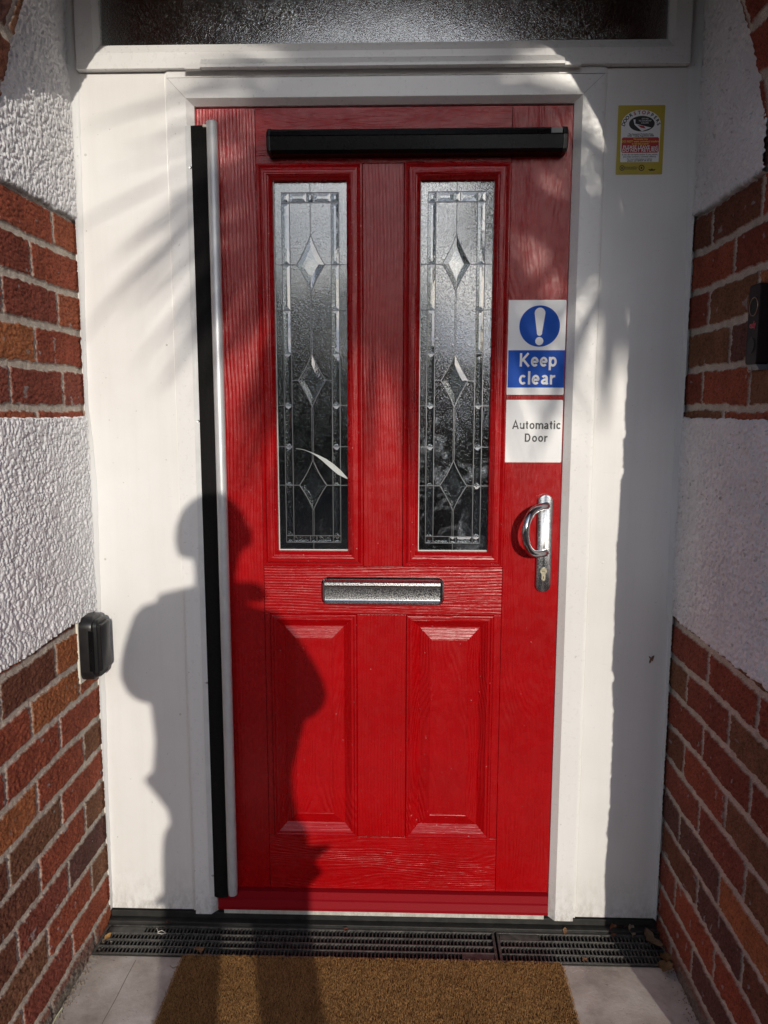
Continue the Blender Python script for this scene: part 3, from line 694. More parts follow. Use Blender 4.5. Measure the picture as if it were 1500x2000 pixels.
# ================================================================== SIGNS
# plain grotesque lettering drawn as strokes (unit: cap height 1)
def arc(cx, cy, rx, ry, a0, a1, n=18): return [(cx+rx*math.cos(rad(a0+(a1-a0)*k/n)), cy+ry*math.sin(rad(a0+(a1-a0)*k/n))) for k in range(n+1)]
def glyphs(w):
    h = w/2; xh = .72; c = xh/2; R = c-h*.9; rx = .27
    g = {}
    g['K'] = (.74, [[(h, 0), (h, 1)], [(h, .36), (.68-h*.4, 1)], [(.26, .52), (.74-h*.6, 0)]])
    g['A'] = (.76, [[(h*.7, 0), (.38, 1-h*.2), (.76-h*.7, 0)], [(.19, .30), (.57, .30)]])
    g['D'] = (.74, [[(h, 0), (h, 1)], [(h, 1-h), (.32, 1-h)]+arc(.32, .5, .36-h, .5-h, 90, -90)+[(h, h)]])
    g['e'] = (.58, [[(h, c), (.58-h, c)]+arc(.29, c, .29-h, R, 0, 318, 26)])
    g['c'] = (.55, [arc(.29, c, .29-h, R, 42, 318, 24)])
    g['o'] = (.60, [arc(.30, c, .30-h, R, 0, 360, 28)])
    g['p'] = (.60, [[(h, -.27), (h, xh)], arc(.31, c, .29-h, R, 0, 360, 28)])
    g['l'] = (.20, [[(.10, 0), (.10, 1)]])
    g['i'] = (.20, [[(.10, 0), (.10, xh)], [(.10, 1-w*.95), (.10, 1)]])
    g['a'] = (.56, [arc(.27, xh-.24, .25-h, .24-h, 155, 0, 12)+[(.52-h, .16), (.56-h*.8, 0)], [(.52-h, xh*.56), (.25, xh*.50)]+arc(.22, .20, .22-h, .20-h, 110, 300, 14)+[(.40, .09), (.52-h, .22)]])
    g['r'] = (.38, [[(h, 0), (h, xh)], arc(.36, xh-.34, .36-h, .34-h*1.1, 170, 82, 8)])
    g['u'] = (.58, [[(h, xh), (h, .25)]+arc(.28, .26, .28-h, .26-h, 180, 350, 12), [(.57-h, xh), (.57-h, 0)]])
    g['t'] = (.34, [[(.16, .92), (.16, .18)]+arc(.27, .16, .11, .16-h, 180, 275, 6), [(0, xh-h), (.32, xh-h)]])
    g['m'] = (.88, [[(h, 0), (h, xh)], [(h, .45)]+arc(.26, xh-.26, .26-h, .26-h, 170, 0, 10)+[(.455, 0)], [(.455, .45)]+arc(.66, xh-.26, .22-h*.4, .26-h, 170, 0, 10)+[(.88-h*.6, 0)]])
    return g
def letters(s_, cap, w, cx, z, y, M, parent, track=.10):
    """one mesh per word, centred on cx, baseline at z"""
    g = glyphs(w); tot = sum(g[c][0] for c in s_)+track*(len(s_)-1); x0 = cx-tot*cap/2; mb = MB(); k = 0
    for ch in s_:
        wd, st = g[ch]
        for pl in st:
            P = [Vector((x0+a*cap, z+b*cap)) for a, b in pl]; hw = w*cap/2; A = []; B = []; n = len(P); closed = (P[0]-P[-1]).length < 1e-6
            for i in range(n):
                p0 = P[i-1] if i else (P[-2] if closed else P[i]); p1 = P[i+1] if i < n-1 else (P[1] if closed else P[i])
                d1 = (P[i]-p0); d2 = (p1-P[i]); d1 = d1.normalized() if d1.length > 1e-9 else d2.normalized(); d2 = d2.normalized() if d2.length > 1e-9 else d1
                t = (d1+d2).normalized(); nn = Vector((-t.y, t.x)); q = hw/max(.45, nn.dot(Vector((-d1.y, d1.x)))); A.append(P[i]+nn*q); B.append(P[i]-nn*q)
            yy = y-.00004*k; k += 1
            mb.add([(a.x, yy, a.y) for a in A]+[(b.x, yy, b.y) for b in B], [(i, i+1, n+i+1, n+i) for i in range(n-1)])
        x0 += (wd+track)*cap
    return mb.build('lettering', M, parent)
def text(s_, size, x, z, y, M, parent, name='lettering', bold=0., align='CENTER', sx=1., rot=0., plane=None):
    cu = bpy.data.curves.new('t', 'FONT'); cu.body = s_; cu.size = size; cu.align_x = align; cu.align_y = 'CENTER'; cu.offset = bold; cu.extrude = .00012
    cu.resolution_u = 4
    o = bpy.data.objects.new('t', cu); C.objects.link(o)
    dg = bpy.context.evaluated_depsgraph_get(); me = bpy.data.meshes.new_from_object(o.evaluated_get(dg))
    bpy.data.objects.remove(o)
    T = Matrix.Translation((x, y, z)) @ (plane or Matrix.Rotation(rad(90), 4, 'X')) @ Matrix.Rotation(rot, 4, 'Z') @ Matrix.Diagonal((sx, 1, 1, 1))
    me.transform(T); return me
def text_obj(*a, **k):
    M, parent = a[5], a[6]; me = text(*a, **k); return link(k.get('name', 'lettering'), me, M, parent)
def paper(name, col, rough=.28, coat=.3): 
    M = mat(name, col, rough, coat=coat); g = G(M)
    g.l(g.bump(g.noise(g.tc, 14, 3, .5), .35, .003), g.b.inputs['Normal'])
    n = g.noise(g.tc, 220, 3, .6); g.l(g.mix(g.math('MULTIPLY', g.ramp(n, [(.62, g1(0)), (.75, g1(1))]), .18), (*col, 1), (col[0]*.7+.1, col[1]*.7+.1, col[2]*.7+.1, 1)), g.b.inputs['Base Color'])
    return M
S_WH = paper("sign_white", (.80, .80, .80)); S_BL = mat("sign_blue", (.002, .080, .47), .5, spec=.2); S_BK = mat("sign_black", (.015, .015, .018), .4)
S_YE = paper("sign_yellow", (.46, .35, .03), .45, 0.); S_RE = paper("sign_red", (.45, .025, .03), .45, 0.); S_YT = mat("sign_yellow_ink", (.8, .62, .05), .4)
def plate(name, pts, y0, y1, M, parent): return MB().prism(pts, XZ, y0, y1).build(name, M, parent)
yk = YD-.0012
q = [at(993, 586, yk), at(1106, 586, yk), at(1102, 773, yk), at(991, 771, yk)]
kx0, kx1 = .2365, .3735; kz0, kz1 = q[3][1], q[0][1]
KS = empty('safety_sign', (kx0, yk, kz0), 'white sticker with blue exclamation circle and the words Keep clear, on the red door', 'sign')
plate('sign_plate', rrect(kx0, kx1, kz0, kz1, .003, 3), yk, YD-.0002, S_WH, KS)
cx, cz = at(1054, 637, yk); rr = .0475
plate('blue_disc', [(cx+rr*math.cos(a*math.pi/36), cz+rr*math.sin(a*math.pi/36)) for a in range(72)], yk-.0004, yk-.0001, S_BL, KS)
ex = [(cx+.0125*math.cos(rad(a)), cz+.030+.0125*math.sin(rad(a))) for a in range(0, 181, 15)]+[(cx-.0062, cz-.014)]+[(cx+.0062*math.cos(rad(a)), cz-.016+.0062*math.sin(rad(a))) for a in range(190, 351, 20)]+[(cx+.0062, cz-.014)]
mb = MB().prism(ex, XZ, yk-.0008, yk-.0005); mb.prism([(cx+.0095*math.cos(a*math.pi/12), cz-.0345+.0095*math.sin(a*math.pi/12)) for a in range(24)], XZ, yk-.0008, yk-.0005)
mb.build('exclamation_mark', S_WH, KS)
bz1, bz0 = Z(1050, 684, yk), Z(1050, 757, yk)
plate('blue_panel', [(kx0+.004, bz0), (kx1, bz0), (kx1, bz1), (kx0+.004, bz1)], yk-.0004, yk-.0001, S_BL, KS)
letters('Keep', .0312, .172, cx-.001, Z(1050, 716, yk), yk-.0006, S_WH, KS, .095)
letters('clear', .0312, .172, cx-.003, Z(1050, 751, yk), yk-.0006, S_WH, KS, .11)
ax0, ax1 = .2345, .3730; az1, az0 = Z(1040, 781, yk), Z(1040, 903, yk)
AS = empty('door_notice', (ax0, yk, az0), 'plain white sticker reading Automatic Door below the blue Keep clear sign', 'sign')
plate('sign_plate', rrect(ax0, ax1, az0, az1, .003, 3), yk, YD-.0002, S_WH, AS)
letters('Automatic', .0200, .165, at(1048, 831, yk)[0], Z(1048, 838, yk), yk-.0003, S_BK, AS, .12)
letters('Door', .0200, .165, at(1047, 856, yk)[0], Z(1047, 863, yk), yk-.0003, S_BK, AS, .125)

# yellow doorstep notice
yn = -.0012
nx0, nx1, nz0, nz1 = at(1205, 273, 0)[0], at(1296, 273, 0)[0], at(1250, 341, 0)[1], at(1250, 206, 0)[1]
NO = empty('doorstep_notice', (nx0, yn, nz0), 'small yellow doorstep trader notice on the shaded white panel', 'sign')
plate('notice_sheet', rrect(nx0, nx1, nz0, nz1, .002, 3), yn, -.0002, S_YE, NO)
nw, nh = nx1-nx0, nz1-nz0; U = lambda u, v: (nx0+nw*u, nz1-nh*v)    # v counted downwards
arch = [U(.085, .82), U(.91, .82)]+[U(.92, .27)]+[(U(.5, 0)[0]+nw*.42*math.cos(rad(a)), U(0, .27)[1]+nh*.205*math.sin(rad(a))) for a in range(0, 181, 12)]+[U(.075, .27)]
plate('white_field', arch, yn-.0003, yn-.00005, S_WH, NO)
word = 'DOORSTOPPERS'; me_b = []; 
for i, ch in enumerate(word):
    a = rad(172-164*i/11.); cxn, czn = U(.5, .30)
    px_, pz_ = cxn+nw*.375*math.cos(a), czn+nh*.195*math.sin(a)
    text_obj(ch, .0105, px_, pz_, yn-.0005, S_RE if 4 <= i <= 7 else S_BK, NO, bold=.0003, rot=math.atan2(nh*.195*math.cos(a), -nw*.375*math.sin(a))+math.pi if False else a*.80-rad(90)*.80)
ce = U(.515, .265)
plate('black_oval', [(ce[0]+nw*.275*math.cos(a*math.pi/24), ce[1]+nh*.112*math.sin(a*math.pi/24)) for a in range(48)], yn-.0005, yn-.00035, S_BK, NO)
mb = MB().prism([U(.33, .205), U(.375, .205), U(.375, .265), U(.72, .325), U(.52, .375), U(.36, .28)], XZ, yn-.0008, yn-.0006); mb.build('white_path', S_WH, NO)
MB().prism([U(.42, .285), U(.56, .30), U(.60, .335), U(.50, .325)], XZ, yn-.0010, yn-.00085).build('red_mark', S_RE, NO)
for s_, v, sz in (('SAY NO', .195, .0042), ('TO DOORSTEP', .225, .0042), ('CALLERS', .255, .0042)): text_obj(s_, sz, *U(.58, v), yn-.0007, S_WH, NO)
def rows(lst, M, b=.00003):
    for s_, v, sz, u_ in lst: text_obj(s_, sz, *U(u_, v), yn-.0006, M, NO, bold=b)
rows([('The Consumer Protection from', .415, .0042, .5), ('Unfair Trading Regulations 2008', .440, .0045, .5)], S_BK, .0001)
plate('red_panel', rrect(U(.10, 0)[0], U(.90, 0)[0], U(0, .685)[1], U(0, .462)[1], .004, 4), yn-.0006, yn-.0004, S_RE, NO)
for s_, v, sz, M in (('This occupier does', .488, .0042, S_YT), ('DO NOT want uninvited traders', .522, .0062, S_YT), ('to visit this property', .556, .0045, S_YT)):
    text_obj(s_, sz, *U(.5, v), yn-.0008, M, NO, bold=.0001)
text_obj('PLEASE LEAVE and', .0098, *U(.5, .605), yn-.0008, S_WH, NO, bold=.00012); text_obj('DO NOT RETURN', .0098, *U(.5, .652), yn-.0008, S_WH, NO, bold=.00012)
rows([('If you do not leave and/or if you return,', .712, .0050, .5), ('you may commit a criminal offence.', .742, .0052, .5), ('For more information or advice', .776, .0044, .5), ('please call 08454 04 05 06', .802, .0052, .5)], S_BK)
rows([('Police and Fire', .895, .0046, .33), ('Commissioner', .918, .0046, .32)], S_BK)
for u_, v, r_ in ((.13, .905, .0058), (.55, .905, .0066)):
    cx_, cz_ = U(u_, v); MB().layers([[(cx_+r_*q*math.cos(a*math.pi/12), yn-.0005, cz_+r_*q*math.sin(a*math.pi/12)) for a in range(24)] for q in (1, .72)], cap0=False, cap1=False).prism([(cx_+r_*.4*math.cos(a*math.pi/4)*(1 if a % 2 else .6), cz_+r_*.4*math.sin(a*math.pi/4)) for a in range(8)], XZ, yn-.0005, yn-.0003).build('emblem', S_BK, NO)
MB().prism([U(.69, .925), U(.76, .930), U(.775, .905), U(.79, .93), U(.86, .925), U(.83, .945), U(.73, .948)], XZ, yn-.0005, yn-.0003).build('emblem', S_BK, NO)

# ================================================================== KEY SAFE on the left wall
kz0_, kz1_ = .672, .829; ky0, ky1 = -.111, -.030
KY = empty('key_safe', (XL, (ky0+ky1)/2, kz0_), 'black rubber-covered key safe on the sunlit brick wall beside the white panel', 'key safe')
YZ = lambda a, b, d: (d, a, b)
MB().prism(rrect(ky0-.003, ky1+.002, kz0_-.003, kz1_-.006, .004, 3), YZ, XL+.002, XL+.0075).build('back_plate', CREAM, KY)
def lay(specs, r0):
    rg = []
    for d, i, zi in specs: rg.append([(XL+d, a, b) for a, b in rrect(ky0+i, ky1-i, kz0_+i+zi, kz1_-i-zi*.6, max(.003, r0-i*.4), 7)])
    return MB().layers(rg)
lay([(.0075, 0, 0), (.030, .0005, 0), (.036, .002, 0), (.0385, .006, 0), (.039, .012, 0)], .026).build('cover', BLACK, KY, smooth=True)
lay([(.036, .007, 0), (.046, .008, 0), (.048, .010, 0)], .020).build('cover_rim', BLACK, KY, smooth=True)
lay([(.046, .012, .010), (.054, .012, .012), (.0555, .014, .012)], .010).build('cover_face', BLACK, KY, smooth=True)
MB().box(XL+.030, XL+.041, ky0-.0015, ky0+.001, kz0_+.028, kz1_-.030, bev=.001).build('pull_tab', BLACKG, KY)

# ================================================================== DOORBELL on the right wall
def atw(px, py, x):            # point on the plane of a side wall
    d = fw + rt*((px-750)/F_PX) - up*((py-1000)/F_PX); t = (x-CAM.x)/d.x; v = CAM+d*t; return v.y, v.z
by1, _ = atw(1476, 640, XR-.012)
bz_t = atw(1478, 556, XR-.022)[1]; bz_b = atw(1471, 712, XR-.022)[1]; by0 = by1-.047
BE = empty('doorbell', (XR, (by0+by1)/2, bz_b), 'slim dark video doorbell with round lens on the shaded brick wall', 'doorbell')
xf = XR-.028
MB().layers([[(XR-d, a, b) for a, b in rrect(by0+i, by1-i, bz_b+i, bz_t-i, .006, 4)] for d, i in ((.006, 0), (.0265, 0), (.028, .0015))]).build('housing', mat("bell_case", (.012, .006, .007), .5, spec=.15), BE)
LENSM = mat('lens_black', (.004, .004, .004), .4, spec=.08)
cyb = (by0+by1)/2; zl, zk_ = bz_b+(bz_t-bz_b)*.72, bz_b+(bz_t-bz_b)*.24
def disc(cy, cz_, r0, r1, x0, x1, n=28): return MB().layers([[(x0, cy+r0*math.cos(2*math.pi*k/n), cz_+r0*math.sin(2*math.pi*k/n)) for k in range(n)], [(x1, cy+r1*math.cos(2*math.pi*k/n), cz_+r1*math.sin(2*math.pi*k/n)) for k in range(n)]])
rg = [[(x, cyb+r_*math.cos(2*math.pi*k/28), zl+r_*math.sin(2*math.pi*k/28)) for k in range(28)] for r_, x in ((.0170, xf+.0005), (.0168, xf-.0012), (.0156, xf-.0012), (.0155, xf+.0003))]
MB().layers(rg, cap0=False, cap1=False).build('lens_ring', mat("copper_ring", (.40, .26, .19), .4, 1.0), BE)
disc(cyb, zl, .0150, .0130, xf, xf-.0008).build('lens', LENSM, BE)
disc(cyb, zk_, .0150, .0138, xf, xf-.0018).build('button', mat("bell_button", (.022, .020, .020), .5, spec=.15), BE)
text_obj('eufy', .0125, xf-.0002, bz_b+(bz_t-bz_b)*.50, cyb, mat("logo_red", (.65, .02, .06), .4), BE, name='logo') if False else None
me = text('eufy', .0150, 0, 0, 0, None, None, bold=.0002); me.transform(Matrix.Translation((xf-.0003, cyb, bz_b+(bz_t-bz_b)*.495)) @ Matrix.Rotation(rad(-90), 4, 'Z'))
link('logo', me, mat("logo_red", (.60, .02, .06), .4), BE)
MB().box(xf-.0004, xf-.0001, cyb-.008, cyb+.007, bz_b+(bz_t-bz_b)*.455, bz_b+(bz_t-bz_b)*.463).build('logo_underline', mat("logo_grey", (.3, .06, .09), .4), BE)
MB().prism([(XR-.026, bz_b-.0005), (XR-.004, bz_b-.0005), (XR-.004, bz_b-.010), (XR-.020, bz_b-.010)], lambda a, b, d: (a, d, b), by0+.004, by1-.002).build('mount', mat("mount_grey", (.09, .10, .12), .4), BE)
MB().tube([(XR-.024, cyb+.012+.006*math.cos(a), bz_b-.008+.005*math.sin(a)) for a in np.linspace(2.2, 6.2, 12)], .0007, 6).build('wire_loop', mat("wire", (.5, .45, .38), .4, .8), BE)

# ================================================================== DRAIN GRATES
zt = -.0165
def grate(x0, x1, y0, y1, label, blanks):
    T = empty('drain_grate', ((x0+x1)/2, (y0+y1)/2, zt), label, 'drain grate', 'black slotted drain grates')
    zbt = zt-.014; B = .0065; mb = MB()
    mb.box(x0, x1, y0, y0+B, zbt, zt, bev=.001).box(x0, x1, y1-B, y1, zbt, zt, bev=.001)
    mb.box(x0, x0+B, y0+B+.0001, y1-B-.0001, zbt, zt-.0003, bev=.001).box(x1-B, x1, y0+B+.0001, y1-B-.0001, zbt, zt-.0003, bev=.001)
    mb.build('frame', GRATE, T)
    rows_ = 4; hh = (y1-y0-2*B); bars = MB()
    for k in range(1, rows_): yy = y0+B+hh*k/rows_; bars.box(x0+B, x1-B, yy-.0020, yy+.0020, zbt, zt-.0005, bev=.0006)
    bars.build('bar', GRATE, T)
    ribs = MB(); st = .0094; n = int((x1-x0-2*B)/st)
    for k in range(1, n):
        xx = x0+B+st*k
        for r_ in range(rows_):
            ya = y0+B+hh*r_/rows_+.0021; yb = y0+B+hh*(r_+1)/rows_-.0021
            if any(rb == r_ and a <= xx <= b for rb, a, b in blanks): continue
            j = random.uniform(-.0003, .0003)
            ribs.add([(xx-.0014+j, ya, zt-.002), (xx+.0014+j, ya, zt-.002), (xx+.0014+j, yb, zt-.002), (xx-.0014+j, yb, zt-.002), (xx-.0010+j, ya, zbt), (xx+.0010+j, ya, zbt), (xx+.0010+j, yb, zbt), (xx-.0010+j, yb, zbt)],
                     [(0, 1, 2, 3), (0, 4, 5, 1), (1, 5, 6, 2), (2, 6, 7, 3), (3, 7, 4, 0)])
    ribs.build('ribs', GRATE, T)
    for r_, a, b in blanks: MB().box(a, b, y0+B+hh*r_/rows_+.0025, y0+B+hh*(r_+1)/rows_-.0025, zbt, zt-.0008, bev=.0008).build('blank_plate', GRATE, T)
gy0, gy1 = -.134, -.024
grate(-.772, .2325, gy0, gy1, 'long black slotted drain grate running under the left panel and the door', [(3, -.762, -.668), (0, .145, .224)])
grate(.2380, .6550, gy0, gy1, 'shorter black slotted drain grate in the right corner, with dead leaves on it', [(3, .246, .345)])
tag(MB().box(XL-.01, XR+.01, -.1366, .06, -.20, -.065).box(XL+.004, XR-.004, -.1366, gy0-.0008, -.0649, -.0170).build('drain_channel', SOIL), kind='structure')
# grime and grit in the corners
mb = MB()
for k in range(420):
    if k % 3: x, y = XL+.006+abs(random.gauss(0, .012)), random.uniform(-.45, -.05)
    else: x, y = XR-.006-abs(random.gauss(0, .014)), random.uniform(-.45, -.10)
    r_ = random.uniform(.0008, .0032); z = ZF+r_*.4
    mb.add([(x+r_*math.cos(a)*random.uniform(.6, 1), y+r_*math.sin(a)*random.uniform(.6, 1), z-r_*.5) for a in (0, 1.26, 2.5, 3.77, 5.0)]+[(x, y, z+r_*.7)], [(i, (i+1) % 5, 5) for i in range(5)])
tag(mb.build('grit', m_simple_noise("grit_stone", (.16, .11, .07), (.30, .25, .19), 160, .9)), 'brown grit and crumbled mortar along the foot of the porch walls', 'grit', kind='stuff')

# ================================================================== DOORMAT
mX0, mX1, mY0, mY1 = -.545, .388, -.62, -.1385
MT = empty('doormat', ((mX0+mX1)/2, (mY0+mY1)/2, ZF), 'brown coir doormat on the concrete below the drain grates', 'doormat')
M_ = mat("coir", (.3, .16, .06), .9); g = G(M_)
a = g.n('ShaderNodeVertexColor', layer_name='Col').outputs[0]; g.l(a, g.b.inputs['Base Color']); g.b.inputs['Specular IOR Level'].default_value = .15; COIR = M_
MB().box(mX0+.004, mX1-.004, mY0+.004, mY1-.004, ZF+.0005, ZF+.006).build('backing', mat("mat_back", (.10, .055, .02), .9), MT)
rng = np.random.default_rng(5); N = 230000
fx0 = rng.uniform(mX0, mX1, N); fy0 = mY1-(mY1-mY0)*rng.uniform(0, 1, N)
keep = (fx0+CAM.x*0 > -9) & (fy0 > -.48); fx0 = fx0[keep]; fy0 = fy0[keep]; N = len(fx0)
ins = np.minimum(np.minimum(fx0-mX0, mX1-fx0), mY1-fy0)
rc = .015; okc = ~((ins < rc) & (np.hypot(np.minimum(np.minimum(fx0-mX0, mX1-fx0)-rc, 0), np.minimum(mY1-fy0-rc, 0)) > rc)); fx0 = fx0[okc]; fy0 = fy0[okc]; N = len(fx0)
pile = fb(fx0*26, fy0*26, 3, 3)
an = fb(fx0*9, fy0*9, 41, 2)*4+rng.normal(0, 2.6, N); le = rng.uniform(.0028, .0055, N); ln = rng.uniform(.3, 1.0, N)
base = np.stack([fx0, fy0, np.full(N, ZF+.004)+pile*.0016+.002], 1)
tip = base+np.stack([np.cos(an)*ln, np.sin(an)*ln, np.full(N, .85)], 1)*le[:, None]
pr_ = np.stack([-np.sin(an), np.cos(an), np.zeros(N)], 1)*rng.uniform(.0003, .0006, N)[:, None]
V = np.stack([base-pr_, base+pr_, tip+pr_*.5, tip-pr_*.5], 1).reshape(-1, 3)
me = bpy.data.meshes.new('pile'); me.vertices.add(4*N); me.vertices.foreach_set('co', V.reshape(-1).astype(np.float32))
me.loops.add(4*N); me.loops.foreach_set('vertex_index', np.arange(4*N, dtype=np.int32)); me.polygons.add(N); me.polygons.foreach_set('loop_start', np.arange(0, 4*N, 4, dtype=np.int32)); me.update(calc_edges=True)
ca = me.color_attributes.new('Col', 'FLOAT_COLOR', 'POINT')
t = (.35*fb(fx0*20, fy0*20, 77)+.65*rng.uniform(0, 1, N))[:, None]; cc = np.array([.17, .082, .028])*(1-t)+np.array([.54, .300, .115])*t
c4 = np.ones((4*N, 4), np.float32); c4[:, :3] = np.repeat(cc, 4, 0); ca.data.foreach_set('color', c4.reshape(-1))
link('pile', me, COIR, MT)

# ================================================================== DEAD LEAVES AND BITS
def leaf(x, y, z, L_, w, rot, tilt_, roll, col, label, curl=.25, lobes=0):
    mb = MB(); n = 9; rows_ = []
    Rm = Matrix.Translation((x, y, z)) @ Matrix.Rotation(rot, 4, 'Z') @ Matrix.Rotation(tilt_, 4, 'Y') @ Matrix.Rotation(roll, 4, 'X')
    for i in range(n):
        t = i/(n-1.); hw = w*(math.sin(math.pi*t**.8)**.7)*(1+.22*lobes*math.sin(t*18))+.0003
        rows_.append([Rm @ Vector((L_*(t-.5), hw*q, curl*L_*((t-.5)**2)*1.6+abs(q)*hw*.35*(1+.4*math.sin(t*9)))) for q in (-1, -.5, 0, .5, 1)])
    top = [p for r in rows_ for p in r]; m_ = len(top); th_ = Vector((0, 0, -.0006))
    fs = [(i*5+j, i*5+j+1, (i+1)*5+j+1, (i+1)*5+j) for i in range(n-1) for j in range(4)]
    mb.add(top, fs); mb.add([p+th_ for p in top], [f[::-1] for f in fs])
    s0 = Rm @ Vector((-L_*.5, 0, curl*L_*.4)); s1 = Rm @ Vector((-L_*.75, .002, curl*L_*.6)); mb.tube([s0, s1], .0006, 5)
    M = m_simple_noise("leaf_brown", col, tuple(v*.6 for v in col), 140, .75, .5, .001)
    o = mb.build('dead_leaf', M, loc=(x, y, z), smooth=True, fix=False); tag(o, label, 'leaf', 'dead leaves blown onto the drain grates'); return o
def fl(px, py, z):
    d = fw + rt*((px-750)/F_PX) - up*((py-1000)/F_PX); v = CAM+d*((z-CAM.z)/d.z); return v.x, v.y, z
tz = zt+.006
for (px, py, L_, w, rot, ti, ro, col, lab, lo) in (
    (1197, 1814, .040, .009, 1.2, -.5, .5, (.22, .07, .03), 'reddish curled leaf standing on the right grate beside the white panel', 0),
    (1214, 1810, .032, .010, .3, .1, -.2, (.26, .16, .09), 'pale brown leaf leaning on the white panel, next to the reddish curled leaf', 0),
    (1233, 1816, .036, .010, 1.4, -.3, .4, (.30, .22, .15), 'pointed grey-brown leaf between the two broad leaves on the right grate', 0),
    (1272, 1838, .062, .018, 1.9, -.15, .25, (.24, .15, .085), 'largest dead leaf, lying across the right grate near its end', 1),
    (1280, 1822, .030, .010, .2, .2, 0, (.12, .08, .055), 'dark crumpled leaf just above the largest leaf on the right grate', 1),
    (1298, 1872, .040, .013, .6, .2, .3, (.20, .10, .035), 'orange-brown leaf at the foot of the shaded brick wall', 1),
    (1300, 1890, .036, .016, 2.4, .1, -.2, (.18, .10, .035), 'lowest of the leaves, crumpled at the corner of concrete and shaded wall', 1),
    (1103, 1818, .018, .005, 1.3, -.4, .3, (.25, .13, .06), 'small slim leaf stuck in the first slots of the right grate', 0),
    (1143, 1875, .014, .006, .6, .1, .1, (.20, .09, .04), 'tiny leaf scrap on the front edge of the right grate', 0),
    (211, 1829, .020, .006, 1.1, -.3, .2, (.45, .24, .07), 'small orange leaf on the left end of the long grate', 0),
    (390, 1856, .022, .008, .5, .2, .2, (.25, .12, .05), 'small brown leaf on the long grate above the mat corner', 1),
    (330, 1803, .020, .008, 2.0, .2, .1, (.13, .06, .035), 'dark leaf scrap on the long grate behind the white twig', 1),
    (1476-800, 1816, .014, .006, 1.0, .1, .1, (.17, .06, .03), 'tiny reddish leaf scrap in the middle of the long grate', 0)):
    leaf(*fl(px, py, tz), L_, w, rot, ti, ro, col, lab, .5 if lo else .3, lo)
def bit(name, pts, r_, M, label, cat):
    P = [Vector(fl(a, b, z)) for a, b, z in pts]; return tag(MB().tube(P, r_, 6).build(name, M, loc=P[0], smooth=True), label, cat)
PALE = mat("pale_fibre", (.6, .56, .48), .7)
bit('twig', [(306, 1813, tz), (309, 1820, tz+.003), (316, 1817, tz+.004), (324, 1822, tz+.002), (316, 1824, tz), (308, 1822, tz)], .0011, PALE, 'white curly scrap of fibre on the left part of the long grate', 'fibre')
bit('twig', [(332, 1886, ZF+.001), (338, 1891, ZF+.003), (343, 1888, ZF+.002), (352, 1894, ZF+.001), (347, 1889, ZF+.001)], .0008, mat("brown_fibre", (.22, .16, .11), .8), 'thin brown fibre on the concrete beside the mat corner', 'fibre')
bit('grass_blade', [(98, 2010, ZF+.002), (110, 1985, ZF+.010), (122, 1968, ZF+.018)], .0012, mat("dry_grass", (.45, .45, .28), .8), 'dry grass blade at the foot of the sunlit brick wall', 'grass blade')
bit('twig', [(1170, 1826, tz), (1185, 1831, tz+.003), (1196, 1829, tz)], .0008, BLACK, 'thin dark twig on the right grate left of the leaves', 'twig')
# small brown moth-like scrap on the shaded panel
bx, bz = at(1272, 1287, -.004)
mb = MB()
for a, l_, w in ((.9, .011, .0035), (2.3, .009, .003), (-1.9, .012, .0035), (-.9, .007, .0025), (.1, .006, .002)):
    d = Vector((math.cos(a), 0, math.sin(a))); n_ = Vector((-d.z, 0, d.x)); b0 = Vector((bx, -.003, bz))
    mb.layers([[b0-n_*w*.4+Vector((0, .002, 0)), b0+n_*w*.4+Vector((0, .002, 0)), b0+n_*w*.4-Vector((0, .001, 0)), b0-n_*w*.4-Vector((0, .001, 0))],
               [b0+d*l_*.6-n_*w*.6, b0+d*l_*.6+n_*w*.6, b0+d*l_*.6+n_*w*.5-Vector((0, .003, 0)), b0+d*l_*.6-n_*w*.5-Vector((0, .003, 0))],
               [b0+d*l_-n_*w*.1, b0+d*l_+n_*w*.1, b0+d*l_+n_*w*.1-Vector((0, .001, 0)), b0+d*l_-n_*w*.1-Vector((0, .001, 0))]])
tag(mb.build('leaf_scrap', m_simple_noise("scrap_brown", (.12, .06, .03), (.2, .12, .07), 300, .8), loc=(bx, -.003, bz)), 'shrivelled brown scrap stuck on the shaded white panel right of the door', 'leaf scrap')

